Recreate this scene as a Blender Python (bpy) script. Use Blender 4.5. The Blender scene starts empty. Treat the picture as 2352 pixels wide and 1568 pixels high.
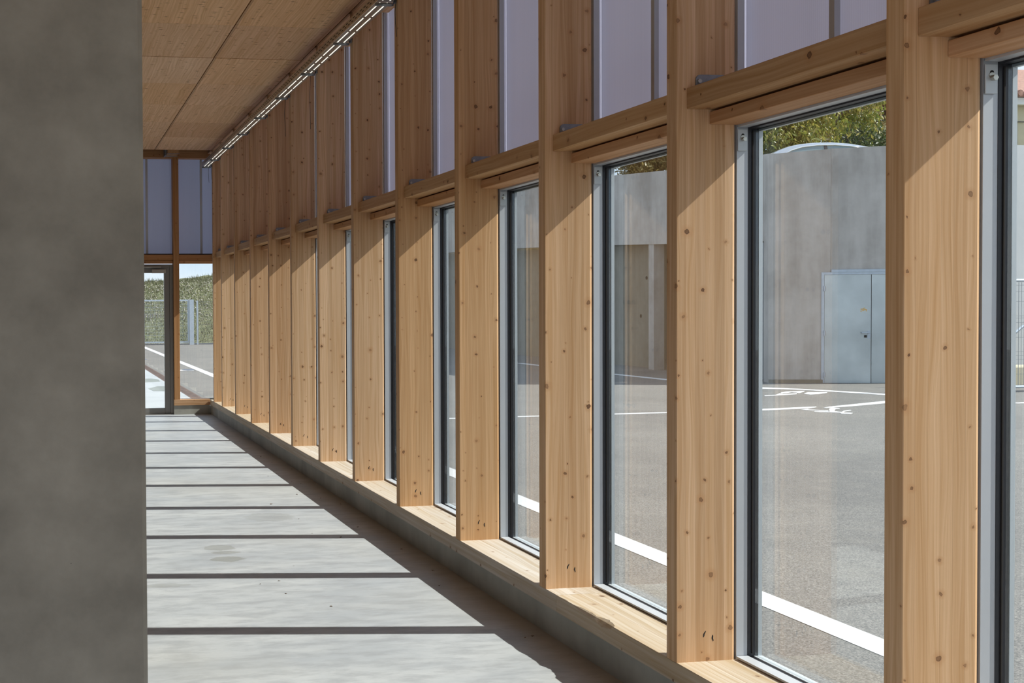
import bpy, bmesh, math, random
from mathutils import Vector, Matrix
R = random.Random(7)
sc = bpy.context.scene
col = sc.collection

# ------------------------------------------------------------------ camera
EYE = 1.585
cam_d = bpy.data.cameras.new('camera'); cam = bpy.data.objects.new('camera', cam_d); col.objects.link(cam)
r_ = Vector((0.9871279536, -0.1597601413, -0.0074229658)); u_ = Vector((0.0106278803, 0.0192156928, 0.9997588736))
f_ = Vector((0.1595789815, 0.9869688214, -0.0206662592))
M = Matrix.Identity(4)
for i in range(3):
    M[i][0] = r_[i]; M[i][1] = u_[i]; M[i][2] = -f_[i]
M[2][3] = EYE
cam.matrix_world = M
cam_d.sensor_width = 36.0; cam_d.sensor_fit = 'HORIZONTAL'
cam_d.lens = 2688.88 * 36.0 / 2352
cam_d.shift_x = (1176 - 551.95) / 2352
cam_d.shift_y = -(784 - 763.11) / 2352
cam_d.clip_start = 0.05; cam_d.clip_end = 600
sc.camera = cam

# ------------------------------------------------------------------ world, sun, exposure
w = bpy.data.worlds.new('sky'); sc.world = w; w.use_nodes = True
nt = w.node_tree; N = nt.nodes; L = nt.links; N.clear()
out = N.new('ShaderNodeOutputWorld'); bg = N.new('ShaderNodeBackground'); L.new(bg.outputs[0], out.inputs[0])
tc = N.new('ShaderNodeTexCoord'); sep = N.new('ShaderNodeSeparateXYZ'); L.new(tc.outputs['Generated'], sep.inputs[0])
rmp = N.new('ShaderNodeValToRGB'); L.new(sep.outputs[2], rmp.inputs[0])
e = rmp.color_ramp.elements; e[0].position = 0.0; e[0].color = (0.60, 0.70, 0.80, 1); e[1].position = 0.6; e[1].color = (0.22, 0.40, 0.72, 1)
m1 = rmp.color_ramp.elements.new(0.12); m1.color = (0.42, 0.58, 0.78, 1)
mp = N.new('ShaderNodeMapping'); mp.inputs['Scale'].default_value = (1, 1, 3.2); L.new(tc.outputs['Generated'], mp.inputs[0])
nz = N.new('ShaderNodeTexNoise'); nz.inputs['Scale'].default_value = 3.4; nz.inputs['Detail'].default_value = 6; nz.inputs['Roughness'].default_value = 0.55; L.new(mp.outputs[0], nz.inputs[0])
cr = N.new('ShaderNodeValToRGB'); cr.color_ramp.elements[0].position = 0.38; cr.color_ramp.elements[1].position = 0.62; L.new(nz.outputs[0], cr.inputs[0])
mx = N.new('ShaderNodeMixRGB'); L.new(cr.outputs[0], mx.inputs[0]); L.new(rmp.outputs[0], mx.inputs[1]); mx.inputs[2].default_value = (0.78, 0.80, 0.82, 1)
L.new(mx.outputs[0], bg.inputs[0]); bg.inputs[1].default_value = 1.38

sun_d = bpy.data.lights.new('sun', 'SUN'); sun = bpy.data.objects.new('sun', sun_d); col.objects.link(sun)
sun_dir = Vector((-1.0, 0.175, -0.88)).normalized()
sun.rotation_euler = sun_dir.to_track_quat('-Z', 'Y').to_euler(); sun.location = (12, -2, 12)
sun_d.energy = 8.0; sun_d.angle = math.radians(0.7); sun_d.color = (1.0, 0.955, 0.89)

sc.view_settings.view_transform = 'Standard'; sc.view_settings.look = 'None'
sc.view_settings.gamma = 1.0; sc.view_settings.use_curve_mapping = False
sc.view_settings.exposure = 0.2
sc.cycles.max_bounces = 10; sc.cycles.diffuse_bounces = 6; sc.cycles.glossy_bounces = 4
sc.cycles.transparent_max_bounces = 24; sc.cycles.transmission_bounces = 6
sc.cycles.caustics_reflective = False; sc.cycles.caustics_refractive = False
sc.cycles.use_denoising = True

# ------------------------------------------------------------------ material helpers
def new_mat(name):
    m = bpy.data.materials.new(name); m.use_nodes = True
    return m, m.node_tree, m.node_tree.nodes['Principled BSDF']
class G:
    """tiny node-graph helper"""
    def __init__(s, nt): s.nt = nt
    def n(s, t, **k):
        x = s.nt.nodes.new(t)
        for a, b in k.items(): setattr(x, a, b)
        return x
    def l(s, a, b): s.nt.links.new(a, b)
    def math(s, op, a, b=None, c=None):
        x = s.n('ShaderNodeMath', operation=op)
        for i, v in enumerate((a, b, c)):
            if v is None: continue
            if isinstance(v, (int, float)): x.inputs[i].default_value = v
            else: s.l(v, x.inputs[i])
        return x.outputs[0]
    def mix(s, f, a, b, mode='MIX'):
        x = s.n('ShaderNodeMixRGB', blend_type=mode)
        for i, v in enumerate((f, a, b)):
            if isinstance(v, (int, float)): x.inputs[i].default_value = v
            elif isinstance(v, tuple): x.inputs[i].default_value = (*v, 1)
            else: s.l(v, x.inputs[i])
        return x.outputs[0]
    def ramp(s, f, pts):
        x = s.n('ShaderNodeValToRGB'); s.l(f, x.inputs[0]); el = x.color_ramp.elements
        for i, (p, c) in enumerate(pts):
            q = el[i] if i < 2 else el.new(p)
            q.position = p; q.color = (*c, 1) if isinstance(c, tuple) else (c, c, c, 1)
        return x.outputs[0]
    def noise(s, v, scale, detail=3, rough=0.5):
        x = s.n('ShaderNodeTexNoise'); x.inputs['Scale'].default_value = scale
        x.inputs['Detail'].default_value = detail; x.inputs['Roughness'].default_value = rough
        if v is not None: s.l(v, x.inputs['Vector'])
        return x.outputs[0]
    def comb(s, a, b, c):
        x = s.n('ShaderNodeCombineXYZ')
        for i, v in enumerate((a, b, c)):
            if isinstance(v, (int, float)): x.inputs[i].default_value = v
            else: s.l(v, x.inputs[i])
        return x.outputs[0]
    def bump(s, h, strength, dist, bsdf):
        x = s.n('ShaderNodeBump'); x.inputs['Strength'].default_value = strength; x.inputs['Distance'].default_value = dist
        s.l(h, x.inputs['Height']); s.l(x.outputs[0], bsdf.inputs['Normal'])

def wood(name, axis, base=(0.73, 0.488, 0.293), lam=0.04, lam_axis=0, knot=7.0, kn_amt=0.62, warm=0.5, rough=0.62, kz=1.0, var=0.20):
    """spruce: fibres along AXIS (0,1,2), lamellas LAM wide across; knots, growth rings, per-object tone"""
    m, nt, b = new_mat(name); g = G(nt)
    tc = g.n('ShaderNodeTexCoord'); sp = g.n('ShaderNodeSeparateXYZ'); g.l(tc.outputs['Object'], sp.inputs[0])
    oi = g.n('ShaderNodeObjectInfo'); rnd = oi.outputs['Random']
    o = [sp.outputs[i] for i in range(3)]
    al = o[axis]; ac = [o[i] for i in range(3) if i != axis]
    a0 = ac[lam_axis]; a1 = ac[1 - lam_axis]
    off = g.math('MULTIPLY', rnd, 57.0)
    strip = g.math('FLOOR', g.math('DIVIDE', g.math('ADD', a0, 5.003), lam))
    wn = g.n('ShaderNodeTexWhiteNoise', noise_dimensions='2D'); g.l(g.comb(strip, off, 0), wn.inputs['Vector'])
    sr = wn.outputs['Value']
    al2 = g.math('ADD', al, g.math('ADD', off, g.math('MULTIPLY', sr, 9.0)))
    # slow warp so rings wander along the board
    wv = g.noise(g.comb(g.math('MULTIPLY', a0, 2.0), g.math('MULTIPLY', a1, 2.0), g.math('MULTIPLY', al2, 0.9)), 1.0, 2)
    u = g.math('ADD', a0, g.math('MULTIPLY', wv, 0.10))
    ring = g.math('SINE', g.math('MULTIPLY', g.math('ADD', u, g.math('MULTIPLY', a1, 0.6)), 620.0))
    rw = g.noise(g.comb(g.math('MULTIPLY', u, 55.0), g.math('MULTIPLY', a1, 55.0), g.math('MULTIPLY', al2, 0.7)), 1.0, 3, 0.6)
    fib = g.noise(g.comb(g.math('MULTIPLY', a0, 420.0), g.math('MULTIPLY', a1, 420.0), g.math('MULTIPLY', al2, 6.0)), 1.0, 2)
    blot = g.noise(g.comb(g.math('MULTIPLY', a0, 6.0), g.math('MULTIPLY', a1, 6.0), g.math('MULTIPLY', al2, 1.6)), 1.0, 3)
    dark = tuple(c * k for c, k in zip(base, (0.80, 0.70, 0.56))); lite = tuple(min(1, c * k) for c, k in zip(base, (1.10, 1.13, 1.2)))
    c1 = g.mix(g.ramp(rw, [(0.35, 0.0), (0.68, 1.0)]), lite, dark)
    c1 = g.mix(g.math('MULTIPLY', g.math('MULTIPLY_ADD', ring, 0.5, 0.5), 0.18), c1, dark)
    c1 = g.mix(g.math('MULTIPLY', g.ramp(fib, [(0.3, 0.0), (0.75, 1.0)]), 0.22), c1, dark)
    c1 = g.mix(g.math('MULTIPLY', g.ramp(blot, [(0.45, 0.0), (0.75, 1.0)]), 0.30), c1, tuple(c * k for c, k in zip(base, (0.92, 0.80, 0.66))))
    # tone per lamella and per object
    c1 = g.mix(1.0, c1, g.mix(sr, (1 - var, 1 - var * 1.15, 1 - var * 1.35), (1.04, 1.05, 1.07)), 'MULTIPLY')
    c1 = g.mix(1.0, c1, g.ramp(g.math('FRACT', g.math('MULTIPLY', rnd, 7.31)), [(0.0, (0.93, 0.86, 0.80)), (0.35, (1.0, 1.0, 1.0)), (0.7, (1.0, 0.95, 0.84)), (1.0, (1.02, 1.06, 1.12))]), 'MULTIPLY')
    # glue line between lamellas
    fr = g.math('FRACT', g.math('DIVIDE', g.math('ADD', a0, 5.003), lam))
    gl = g.math('LESS_THAN', fr, 0.018)
    c1 = g.mix(g.math('MULTIPLY', gl, 0.45), c1, (0.26, 0.13, 0.06))
    # knots
    kv = g.comb(g.math('MULTIPLY', g.math('SUBTRACT', a0, a1), knot * 1.3), g.math('MULTIPLY', g.math('ADD', al, off), knot * 1.3 / kz), 0)
    nzv = g.n('ShaderNodeTexNoise'); nzv.inputs['Scale'].default_value = 7; nzv.inputs['Detail'].default_value = 4; g.l(kv, nzv.inputs['Vector'])
    va = g.n('ShaderNodeVectorMath', operation='SCALE'); g.l(nzv.outputs['Color'], va.inputs[0]); va.inputs['Scale'].default_value = 0.15
    vb = g.n('ShaderNodeVectorMath', operation='ADD'); g.l(kv, vb.inputs[0]); g.l(va.outputs[0], vb.inputs[1])
    vo = g.n('ShaderNodeTexVoronoi', voronoi_dimensions='2D'); vo.inputs['Scale'].default_value = 1.0; g.l(vb.outputs[0], vo.inputs['Vector'])
    cs = g.n('ShaderNodeSeparateXYZ'); g.l(vo.outputs['Color'], cs.inputs[0])
    use = g.math('LESS_THAN', cs.outputs[0], kn_amt)
    size = g.math('MULTIPLY_ADD', g.math('POWER', cs.outputs[1], 2.2), 0.085, 0.028)
    d = g.math('DIVIDE', vo.outputs['Distance'], size)
    halo = g.math('MULTIPLY', use, g.ramp(d, [(0.0, 1.0), (0.55, 0.0)]))
    d4 = g.math('DIVIDE', d, 3.0)
    halo = g.math('MULTIPLY', use, g.ramp(d4, [(0.25, 0.55), (1.0, 0.0)]))
    core = g.math('MULTIPLY', use, g.ramp(d, [(0.72, 1.0), (1.0, 0.0)]))
    rim = g.math('MULTIPLY', use, g.ramp(d, [(0.5, 0.0), (0.8, 1.0), (1.0, 0.0)]))
    c1 = g.mix(halo, c1, tuple(c * k for c, k in zip(base, (0.72, 0.55, 0.40))))
    c1 = g.mix(g.math('MULTIPLY', core, g.math('MULTIPLY_ADD', cs.outputs[2], 0.55, 0.35)), c1, (0.15, 0.068, 0.032))
    c1 = g.mix(g.math('MULTIPLY', rim, g.math('MULTIPLY_ADD', cs.outputs[2], 0.6, 0.1)), c1, (0.05, 0.02, 0.012))
    g.l(c1, b.inputs['Base Color']); b.inputs['Roughness'].default_value = rough
    b.inputs['Specular IOR Level'].default_value = 0.25
    hb = g.math('ADD', g.math('MULTIPLY', fib, 0.5), g.math('MULTIPLY', rw, 0.5))
    g.bump(hb, 0.18, 0.002, b)
    return m

def concrete(name, base, dark, scale=1.0, streak=None, rough=0.7, holes=True, bump=0.15, bl=0.5):
    m, nt, b = new_mat(name); g = G(nt)
    tc = g.n('ShaderNodeTexCoord'); v = tc.outputs['Object']
    n1 = g.noise(v, 0.9 * scale, 5, 0.6); n2 = g.noise(v, 4.5 * scale, 6, 0.62); n3 = g.noise(v, 60 * scale, 3)
    if streak:
        mp = g.n('ShaderNodeMapping'); mp.inputs['Scale'].default_value = streak; g.l(v, mp.inputs[0])
        n2 = g.math('MULTIPLY_ADD', g.noise(mp.outputs[0], 1.0, 5, 0.6), 0.7, g.math('MULTIPLY', n2, 0.3))
    f = g.math('ADD', g.math('MULTIPLY', n1, 0.5), g.math('MULTIPLY', n2, 0.5))
    c = g.mix(g.ramp(f, [(0.5 - 0.5 * bl * 0.5, 0.0), (0.5 + 0.5 * bl * 0.5, 1.0)]), dark, base)
    c = g.mix(g.math('MULTIPLY', n3, 0.10), c, tuple(x * 0.6 for x in dark))
    if holes:
        vo = g.n('ShaderNodeTexVoronoi'); vo.inputs['Scale'].default_value = 9 * scale; g.l(v, vo.inputs['Vector'])
        cs = g.n('ShaderNodeSeparateXYZ'); g.l(vo.outputs['Color'], cs.inputs[0])
        h = g.math('MULTIPLY', g.math('LESS_THAN', cs.outputs[0], 0.30), g.math('LESS_THAN', vo.outputs['Distance'], 0.028))
        c = g.mix(g.math('MULTIPLY', h, 0.7), c, tuple(x * 0.35 for x in dark))
    g.l(c, b.inputs['Base Color']); b.inputs['Roughness'].default_value = rough; b.inputs['Specular IOR Level'].default_value = 0.3
    g.bump(g.math('ADD', n2, g.math('MULTIPLY', n3, 0.3)), bump, 0.004, b)
    return m

def plain(name, c, rough=0.5, metal=0.0, spec=0.5, var=0.0, vs=20, bump=0.0):
    m, nt, b = new_mat(name); b.inputs['Base Color'].default_value = (*c, 1)
    b.inputs['Roughness'].default_value = rough; b.inputs['Metallic'].default_value = metal; b.inputs['Specular IOR Level'].default_value = spec
    g = G(nt); tc = g.n('ShaderNodeTexCoord'); n = g.noise(tc.outputs['Object'], vs, 4)
    g.l(g.mix(g.ramp(n, [(0.3, 0.0), (0.7, 1.0)]), tuple(x * (1 - var) for x in c), tuple(min(1, x * (1 + var * 0.5)) for x in c)), b.inputs['Base Color'])
    if bump: g.bump(n, bump, 0.003, b)
    return m

def glass_mat(name, tint=(0.95, 0.975, 0.97), r0=0.10):
    m, nt, b = new_mat(name); nt.nodes.remove(b); g = G(nt)
    o = nt.nodes['Material Output']
    tr = g.n('ShaderNodeBsdfTransparent'); tr.inputs[0].default_value = (*tint, 1)
    gs = g.n('ShaderNodeBsdfGlossy'); gs.inputs['Roughness'].default_value = 0.0
    lw = g.n('ShaderNodeLayerWeight'); lw.inputs[0].default_value = 0.5
    f = g.math('MULTIPLY_ADD', g.math('POWER', lw.outputs['Facing'], 4.0), 0.95 - r0, r0)
    mx = g.n('ShaderNodeMixShader'); g.l(f, mx.inputs[0]); g.l(tr.outputs[0], mx.inputs[1]); g.l(gs.outputs[0], mx.inputs[2]); g.l(mx.outputs[0], o.inputs[0])
    return m

def polycarb(name, c, trans):
    """multiwall polycarbonate: diffuse skin that lets a little light through, fine vertical webs"""
    m, nt, b = new_mat(name); nt.nodes.remove(b); g = G(nt); o = nt.nodes['Material Output']
    tc = g.n('ShaderNodeTexCoord'); sp = g.n('ShaderNodeSeparateXYZ'); g.l(tc.outputs['Object'], sp.inputs[0])
    h = g.math('ADD', sp.outputs[0], sp.outputs[1])
    web = g.math('MULTIPLY_ADD', g.math('SINE', g.math('MULTIPLY', h, 2 * math.pi / 0.011)), 0.5, 0.5)
    soft = g.noise(g.comb(g.math('MULTIPLY', h, 4.5), 0, 0), 1.0, 1)
    k = g.math('ADD', g.math('MULTIPLY', web, 0.10), g.math('MULTIPLY', soft, 0.35))
    cc = g.mix(k, tuple(min(1, x * 1.12) for x in c), tuple(x * 0.72 for x in c))
    df = g.n('ShaderNodeBsdfDiffuse'); g.l(cc, df.inputs[0])
    tl = g.n('ShaderNodeBsdfTranslucent'); g.l(cc, tl.inputs[0])
    gs = g.n('ShaderNodeBsdfGlossy'); gs.inputs['Roughness'].default_value = 0.35; gs.inputs[0].default_value = (0.8, 0.8, 0.9, 1)
    m1 = g.n('ShaderNodeMixShader'); m1.inputs[0].default_value = trans; g.l(df.outputs[0], m1.inputs[1]); g.l(tl.outputs[0], m1.inputs[2])
    m2 = g.n('ShaderNodeMixShader'); m2.inputs[0].default_value = 0.04; g.l(m1.outputs[0], m2.inputs[1]); g.l(gs.outputs[0], m2.inputs[2])
    g.l(m2.outputs[0], o.inputs[0])
    return m

def floor_mat():
    m, nt, b = new_mat('polished_concrete'); g = G(nt)
    tc = g.n('ShaderNodeTexCoord'); v = tc.outputs['Object']
    mp = g.n('ShaderNodeMapping'); mp.inputs['Scale'].default_value = (0.9, 2.4, 1); g.l(v, mp.inputs[0])
    n1 = g.noise(mp.outputs[0], 1.0, 6, 0.62); n2 = g.noise(mp.outputs[0], 5.0, 6, 0.65); n3 = g.noise(v, 80, 3)
    n4 = g.noise(v, 0.55, 3)
    c = g.mix(g.ramp(n1, [(0.32, 0.0), (0.62, 1.0)]), (0.33, 0.355, 0.385), (0.455, 0.475, 0.49))
    c = g.mix(g.math('MULTIPLY', g.ramp(n2, [(0.38, 1.0), (0.55, 0.0)]), 0.6), c, (0.27, 0.285, 0.305))
    c = g.mix(g.math('MULTIPLY', g.ramp(n4, [(0.5, 0.0), (0.7, 1.0)]), 0.25), c, (0.42, 0.39, 0.31))
    c = g.mix(g.math('MULTIPLY', n3, 0.12), c, (0.2, 0.2, 0.2))
    # browner towards the plinth
    sp = g.n('ShaderNodeSeparateXYZ'); g.l(v, sp.inputs[0])
    dn = g.noise(v, 7, 5, 0.65)
    near = g.math('MULTIPLY', g.ramp(sp.outputs[0], [(0.0, 0.0), (1.0, 1.0)]), 1.0)
    dd = g.math('SUBTRACT', sp.outputs[0], g.math('MULTIPLY_ADD', dn, -0.35, 2.28))
    c = g.mix(g.math('MULTIPLY', g.ramp(dd, [(0.0, 0.0), (0.22, 1.0)]), 0.45), c, (0.30, 0.235, 0.165))
    # three damp patches and one paler one
    for (x, y, rx, ry, a) in ((1.08, 7.65, 0.11, 0.10, 0.5), (1.10, 7.49, 0.10, 0.05, 0.55), (1.09, 7.29, 0.12, 0.085, 0.62), (1.62, 8.7, 0.20, 0.2, 0.22), (0.62, 6.66, 0.16, 0.05, 0.35)):
        wv = g.noise(v, 14, 3)
        ex = g.math('DIVIDE', g.math('SUBTRACT', sp.outputs[0], x), rx); ey = g.math('DIVIDE', g.math('SUBTRACT', sp.outputs[1], y), ry)
        r2 = g.math('ADD', g.math('ADD', g.math('MULTIPLY', ex, ex), g.math('MULTIPLY', ey, ey)), g.math('MULTIPLY_ADD', wv, 1.6, -0.8))
        c = g.mix(g.math('MULTIPLY', g.ramp(r2, [(0.75, 1.0), (1.0, 0.0)]), a), c, (0.20, 0.205, 0.185))
    vo = g.n('ShaderNodeTexVoronoi'); vo.inputs['Scale'].default_value = 5.5; g.l(v, vo.inputs['Vector'])
    cs = g.n('ShaderNodeSeparateXYZ'); g.l(vo.outputs['Color'], cs.inputs[0])
    h = g.math('MULTIPLY', g.math('LESS_THAN', cs.outputs[0], 0.25), g.math('LESS_THAN', vo.outputs['Distance'], 0.03))
    c = g.mix(g.math('MULTIPLY', h, 0.7), c, (0.09, 0.07, 0.05))
    g.l(c, b.inputs['Base Color']); b.inputs['Roughness'].default_value = 0.5; b.inputs['Specular IOR Level'].default_value = 0.35
    g.bump(g.math('ADD', n2, g.math('MULTIPLY', n3, 0.2)), 0.08, 0.003, b)
    return m

def asphalt_mat():
    m, nt, b = new_mat('asphalt'); g = G(nt)
    tc = g.n('ShaderNodeTexCoord'); v = tc.outputs['Object']
    n1 = g.noise(v, 0.35, 5, 0.6); n2 = g.noise(v, 110, 3, 0.7); n3 = g.noise(v, 3, 5, 0.6)
    mp = g.n('ShaderNodeMapping'); mp.inputs['Scale'].default_value = (0.25, 5, 1); mp.inputs['Rotation'].default_value = (0, 0, 0.3); g.l(v, mp.inputs[0]); n4 = g.noise(mp.outputs[0], 1.0, 4)
    c = g.mix(g.ramp(n1, [(0.35, 0.0), (0.65, 1.0)]), (0.150, 0.145, 0.138), (0.200, 0.192, 0.180))
    c = g.mix(g.ramp(n2, [(0.42, 0.0), (0.62, 1.0)]), g.mix(1.0, c, (0.5, 0.5, 0.5), 'MULTIPLY'), g.mix(1.0, c, (1.5, 1.47, 1.42), 'MULTIPLY'))
    c = g.mix(g.math('MULTIPLY', g.ramp(n3, [(0.5, 0.0), (0.7, 1.0)]), 0.25), c, (0.25, 0.23, 0.195))
    c = g.mix(g.math('MULTIPLY', g.ramp(n4, [(0.6, 0.0), (0.72, 1.0)]), 0.35), c, (0.15, 0.14, 0.13))
    g.l(c, b.inputs['Base Color']); b.inputs['Roughness'].default_value = 0.85
    g.bump(n2, 0.5, 0.004, b)
    return m

def paint_mat():
    m, nt, b = new_mat('road_paint'); g = G(nt)
    tc = g.n('ShaderNodeTexCoord'); v = tc.outputs['Object']
    n2 = g.noise(v, 150, 2); n1 = g.noise(v, 5, 4)
    c = g.mix(g.ramp(n2, [(0.28, 0.0), (0.42, 1.0)]), (0.36, 0.36, 0.36), (0.66, 0.66, 0.66))
    c = g.mix(g.math('MULTIPLY', g.ramp(n1, [(0.55, 0.0), (0.8, 1.0)]), 0.3), c, (0.6, 0.58, 0.55))
    g.l(c, b.inputs['Base Color']); b.inputs['Roughness'].default_value = 0.7
    return m

def grass_mat(name, cols):
    m, nt, b = new_mat(name); g = G(nt)
    tc = g.n('ShaderNodeTexCoord'); v = tc.outputs['Object']
    sp = g.n('ShaderNodeSeparateXYZ'); g.l(v, sp.inputs[0])
    n1 = g.noise(v, 0.5, 5, 0.65); n2 = g.noise(v, 4.0, 6, 0.7); n3 = g.noise(v, 14, 4, 0.7)
    c = g.mix(g.ramp(n2, [(0.38, 0.0), (0.6, 1.0)]), cols[0], cols[1])
    hz = g.math('ADD', g.math('MULTIPLY', n1, 1.6), g.math('MULTIPLY', sp.outputs[2], 0.42))
    c2 = g.mix(g.ramp(n2, [(0.4, 0.0), (0.6, 1.0)]), cols[2], cols[3])
    c = g.mix(g.ramp(hz, [(1.15, 0.0), (1.6, 1.0)]), c, c2)
    vo = g.n('ShaderNodeTexVoronoi'); vo.inputs['Scale'].default_value = 4.5; g.l(v, vo.inputs['Vector'])
    st = g.math('MULTIPLY', g.math('LESS_THAN', vo.outputs['Distance'], 0.25), g.math('GREATER_THAN', n3, 0.52))
    c = g.mix(g.math('MULTIPLY', st, 0.55), c, (0.62, 0.58, 0.48))
    c = g.mix(g.math('MULTIPLY', g.ramp(n3, [(0.35, 1.0), (0.5, 0.0)]), 0.6), c, (0.05, 0.055, 0.025))
    g.l(c, b.inputs['Base Color']); b.inputs['Roughness'].default_value = 0.9
    g.bump(n3, 1.0, 0.15, b)
    return m

def leaf_mat(name, a, c2, c3):
    m, nt, b = new_mat(name); g = G(nt); o = nt.nodes['Material Output']
    geo = g.n('ShaderNodeNewGeometry')
    rr = geo.outputs['Random Per Island']
    c = g.ramp(rr, [(0.0, a), (0.5, c2), (1.0, c3)])
    g.l(c, b.inputs['Base Color']); b.inputs['Roughness'].default_value = 0.45
    tl = g.n('ShaderNodeBsdfTranslucent'); g.l(c, tl.inputs[0])
    mx = g.n('ShaderNodeMixShader'); mx.inputs[0].default_value = 0.35; g.l(b.outputs[0], mx.inputs[1]); g.l(tl.outputs[0], mx.inputs[2]); g.l(mx.outputs[0], o.inputs[0])
    return m

MT = {}
MT['col'] = wood('spruce_column', 2, knot=7.6, kn_amt=0.50)
MT['rail'] = wood('spruce_rail', 1, base=(0.58, 0.375, 0.21), lam=0.30, lam_axis=1, knot=6.5, kn_amt=0.5, kz=1.0)
MT['rail2'] = wood('larch_rail', 1, base=(0.64, 0.375, 0.20), lam=0.30, lam_axis=1, knot=5.0, kn_amt=0.35, kz=1.0)
MT['sill'] = wood('spruce_sill', 1, base=(0.57, 0.505, 0.425), lam=0.125, lam_axis=0, knot=6.5, kn_amt=0.35, kz=1.0, var=0.08)
MT['railx'] = wood('spruce_rail_x', 0, base=(0.55, 0.30, 0.15), lam=0.30, lam_axis=1, knot=7, kn_amt=0.5)
MT['sillx'] = wood('spruce_sill_x', 0, base=(0.60, 0.38, 0.22), lam=0.30, lam_axis=0, knot=7, kn_amt=0.5)
MT['post'] = wood('spruce_post', 2, base=(0.60, 0.35, 0.18), lam=0.30, lam_axis=0, knot=7, kn_amt=0.6)
MT['ply'] = wood('pine_ceiling', 1, base=(0.88, 0.585, 0.35), lam=1.25, lam_axis=0, knot=5.5, kn_amt=0.9, kz=0.5, var=0.06, rough=0.7)
MT['floor'] = floor_mat()
MT['pier'] = concrete('pier_concrete', (0.34, 0.31, 0.255), (0.20, 0.18, 0.145), 1.0, bl=0.42, rough=0.6)
MT['plinth'] = concrete('plinth_concrete', (0.46, 0.455, 0.41), (0.29, 0.285, 0.25), 2.0, streak=(3, 3, 0.8), bump=0.3)
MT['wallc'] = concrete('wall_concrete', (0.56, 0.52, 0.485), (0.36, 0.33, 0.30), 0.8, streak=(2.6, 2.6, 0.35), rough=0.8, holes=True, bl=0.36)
MT['wallin'] = concrete('recess_concrete', (0.27, 0.245, 0.195), (0.20, 0.18, 0.14), 0.8, rough=0.85)  # darker copy of the wall concrete, recess shade put into the colour
MT['apron'] = concrete('apron_concrete', (0.42, 0.43, 0.43), (0.37, 0.38, 0.385), 0.5, rough=0.8, holes=False)
MT['alu'] = plain('grey_aluminium', (0.55, 0.575, 0.61), 0.45, 0.25, var=0.04, vs=3)
MT['alul'] = plain('pale_aluminium', (0.60, 0.64, 0.67), 0.4, 0.2, var=0.04, vs=3)
MT['strip'] = plain('pale_sill_strip', (0.55, 0.57, 0.60), 0.45, 0.1, var=0.05, vs=8)
MT['gasket'] = plain('black_gasket', (0.018, 0.018, 0.024), 0.45, 0.0, var=0.2)
MT['galv'] = plain('galvanised_steel', (0.30, 0.315, 0.33), 0.45, 0.75, var=0.22, vs=35)
MT['galvl'] = plain('galvanised_pale', (0.50, 0.56, 0.63), 0.5, 0.3, var=0.1, vs=12)
MT['bolt'] = plain('zinc_bolt', (0.55, 0.53, 0.47), 0.32, 0.9, var=0.1)
MT['tray'] = plain('zinc_tray', (0.50, 0.43, 0.34), 0.38, 0.8, var=0.1, vs=14)
MT['rib'] = plain('bright_zinc', (0.92, 0.92, 0.86), 0.22, 0.55, var=0.02)
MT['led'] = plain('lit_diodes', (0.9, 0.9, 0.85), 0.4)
_b = MT['led'].node_tree.nodes['Principled BSDF']; _b.inputs['Emission Color'].default_value = (1.0, 0.98, 0.86, 1); _b.inputs['Emission Strength'].default_value = 1.0  # emission makes the dotted rows under the trunking glow
MT['dark'] = plain('dark_void', (0.02, 0.017, 0.015), 0.9)
MT['cable'] = plain('black_cable', (0.03, 0.03, 0.03), 0.5)
MT['doorf'] = plain('grey_door_frame', (0.25, 0.24, 0.225), 0.5, 0.2, var=0.05, vs=4)
MT['closer'] = plain('silver_closer', (0.42, 0.39, 0.35), 0.4, 0.4, var=0.03)
MT['glass'] = glass_mat('clear_glazing')
MT['poly'] = polycarb('polycarbonate', (0.63, 0.635, 0.72), 0.33)
MT['polyf'] = polycarb('polycarbonate_end', (0.55, 0.57, 0.66), 0.50)
MT['asph'] = asphalt_mat(); MT['paint'] = paint_mat()
MT['roof'] = plain('dark_roof_deck', (0.10, 0.085, 0.07), 0.9)
MT['bank'] = grass_mat('bank_grass', ((0.14, 0.165, 0.075), (0.26, 0.265, 0.14), (0.28, 0.205, 0.13), (0.46, 0.37, 0.24)))
MT['blade'] = leaf_mat('grass_blades', (0.16, 0.18, 0.075), (0.36, 0.33, 0.18), (0.26, 0.28, 0.12))
MT['leafa'] = leaf_mat('yellow_green_leaves', (0.11, 0.14, 0.022), (0.27, 0.29, 0.05), (0.40, 0.32, 0.085))
MT['leafb'] = leaf_mat('dark_green_leaves', (0.035, 0.055, 0.018), (0.07, 0.10, 0.03), (0.13, 0.16, 0.05))
MT['leafc'] = leaf_mat('dry_shrub_leaves', (0.13, 0.12, 0.03), (0.30, 0.22, 0.06), (0.46, 0.36, 0.14))
MT['bark'] = plain('bark', (0.12, 0.10, 0.085), 0.9, var=0.3, vs=8, bump=0.5)
MT['carp'] = plain('silver_car_paint', (0.50, 0.53, 0.58), 0.18, 0.5, var=0.02)
MT['carg'] = plain('car_window', (0.22, 0.28, 0.29), 0.06, 0.0, 0.8)
MT['chrome'] = plain('chrome_trim', (0.95, 0.95, 0.95), 0.12, 0.6)
MT['tyre'] = plain('tyre_rubber', (0.03, 0.03, 0.03), 0.8)
MT['steeld'] = plain('galvanised_door', (0.55, 0.60, 0.62), 0.36, 0.6, var=0.22, vs=1.6)
MT['orange'] = plain('orange_spray', (0.75, 0.42, 0.06), 0.8)
MT['rust'] = plain('rusty_grate', (0.17, 0.115, 0.095), 0.85, 0.2, var=0.4, vs=6)
MT['manh'] = plain('manhole_steel', (0.14, 0.16, 0.20), 0.6, 0.4, var=0.2)
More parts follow.
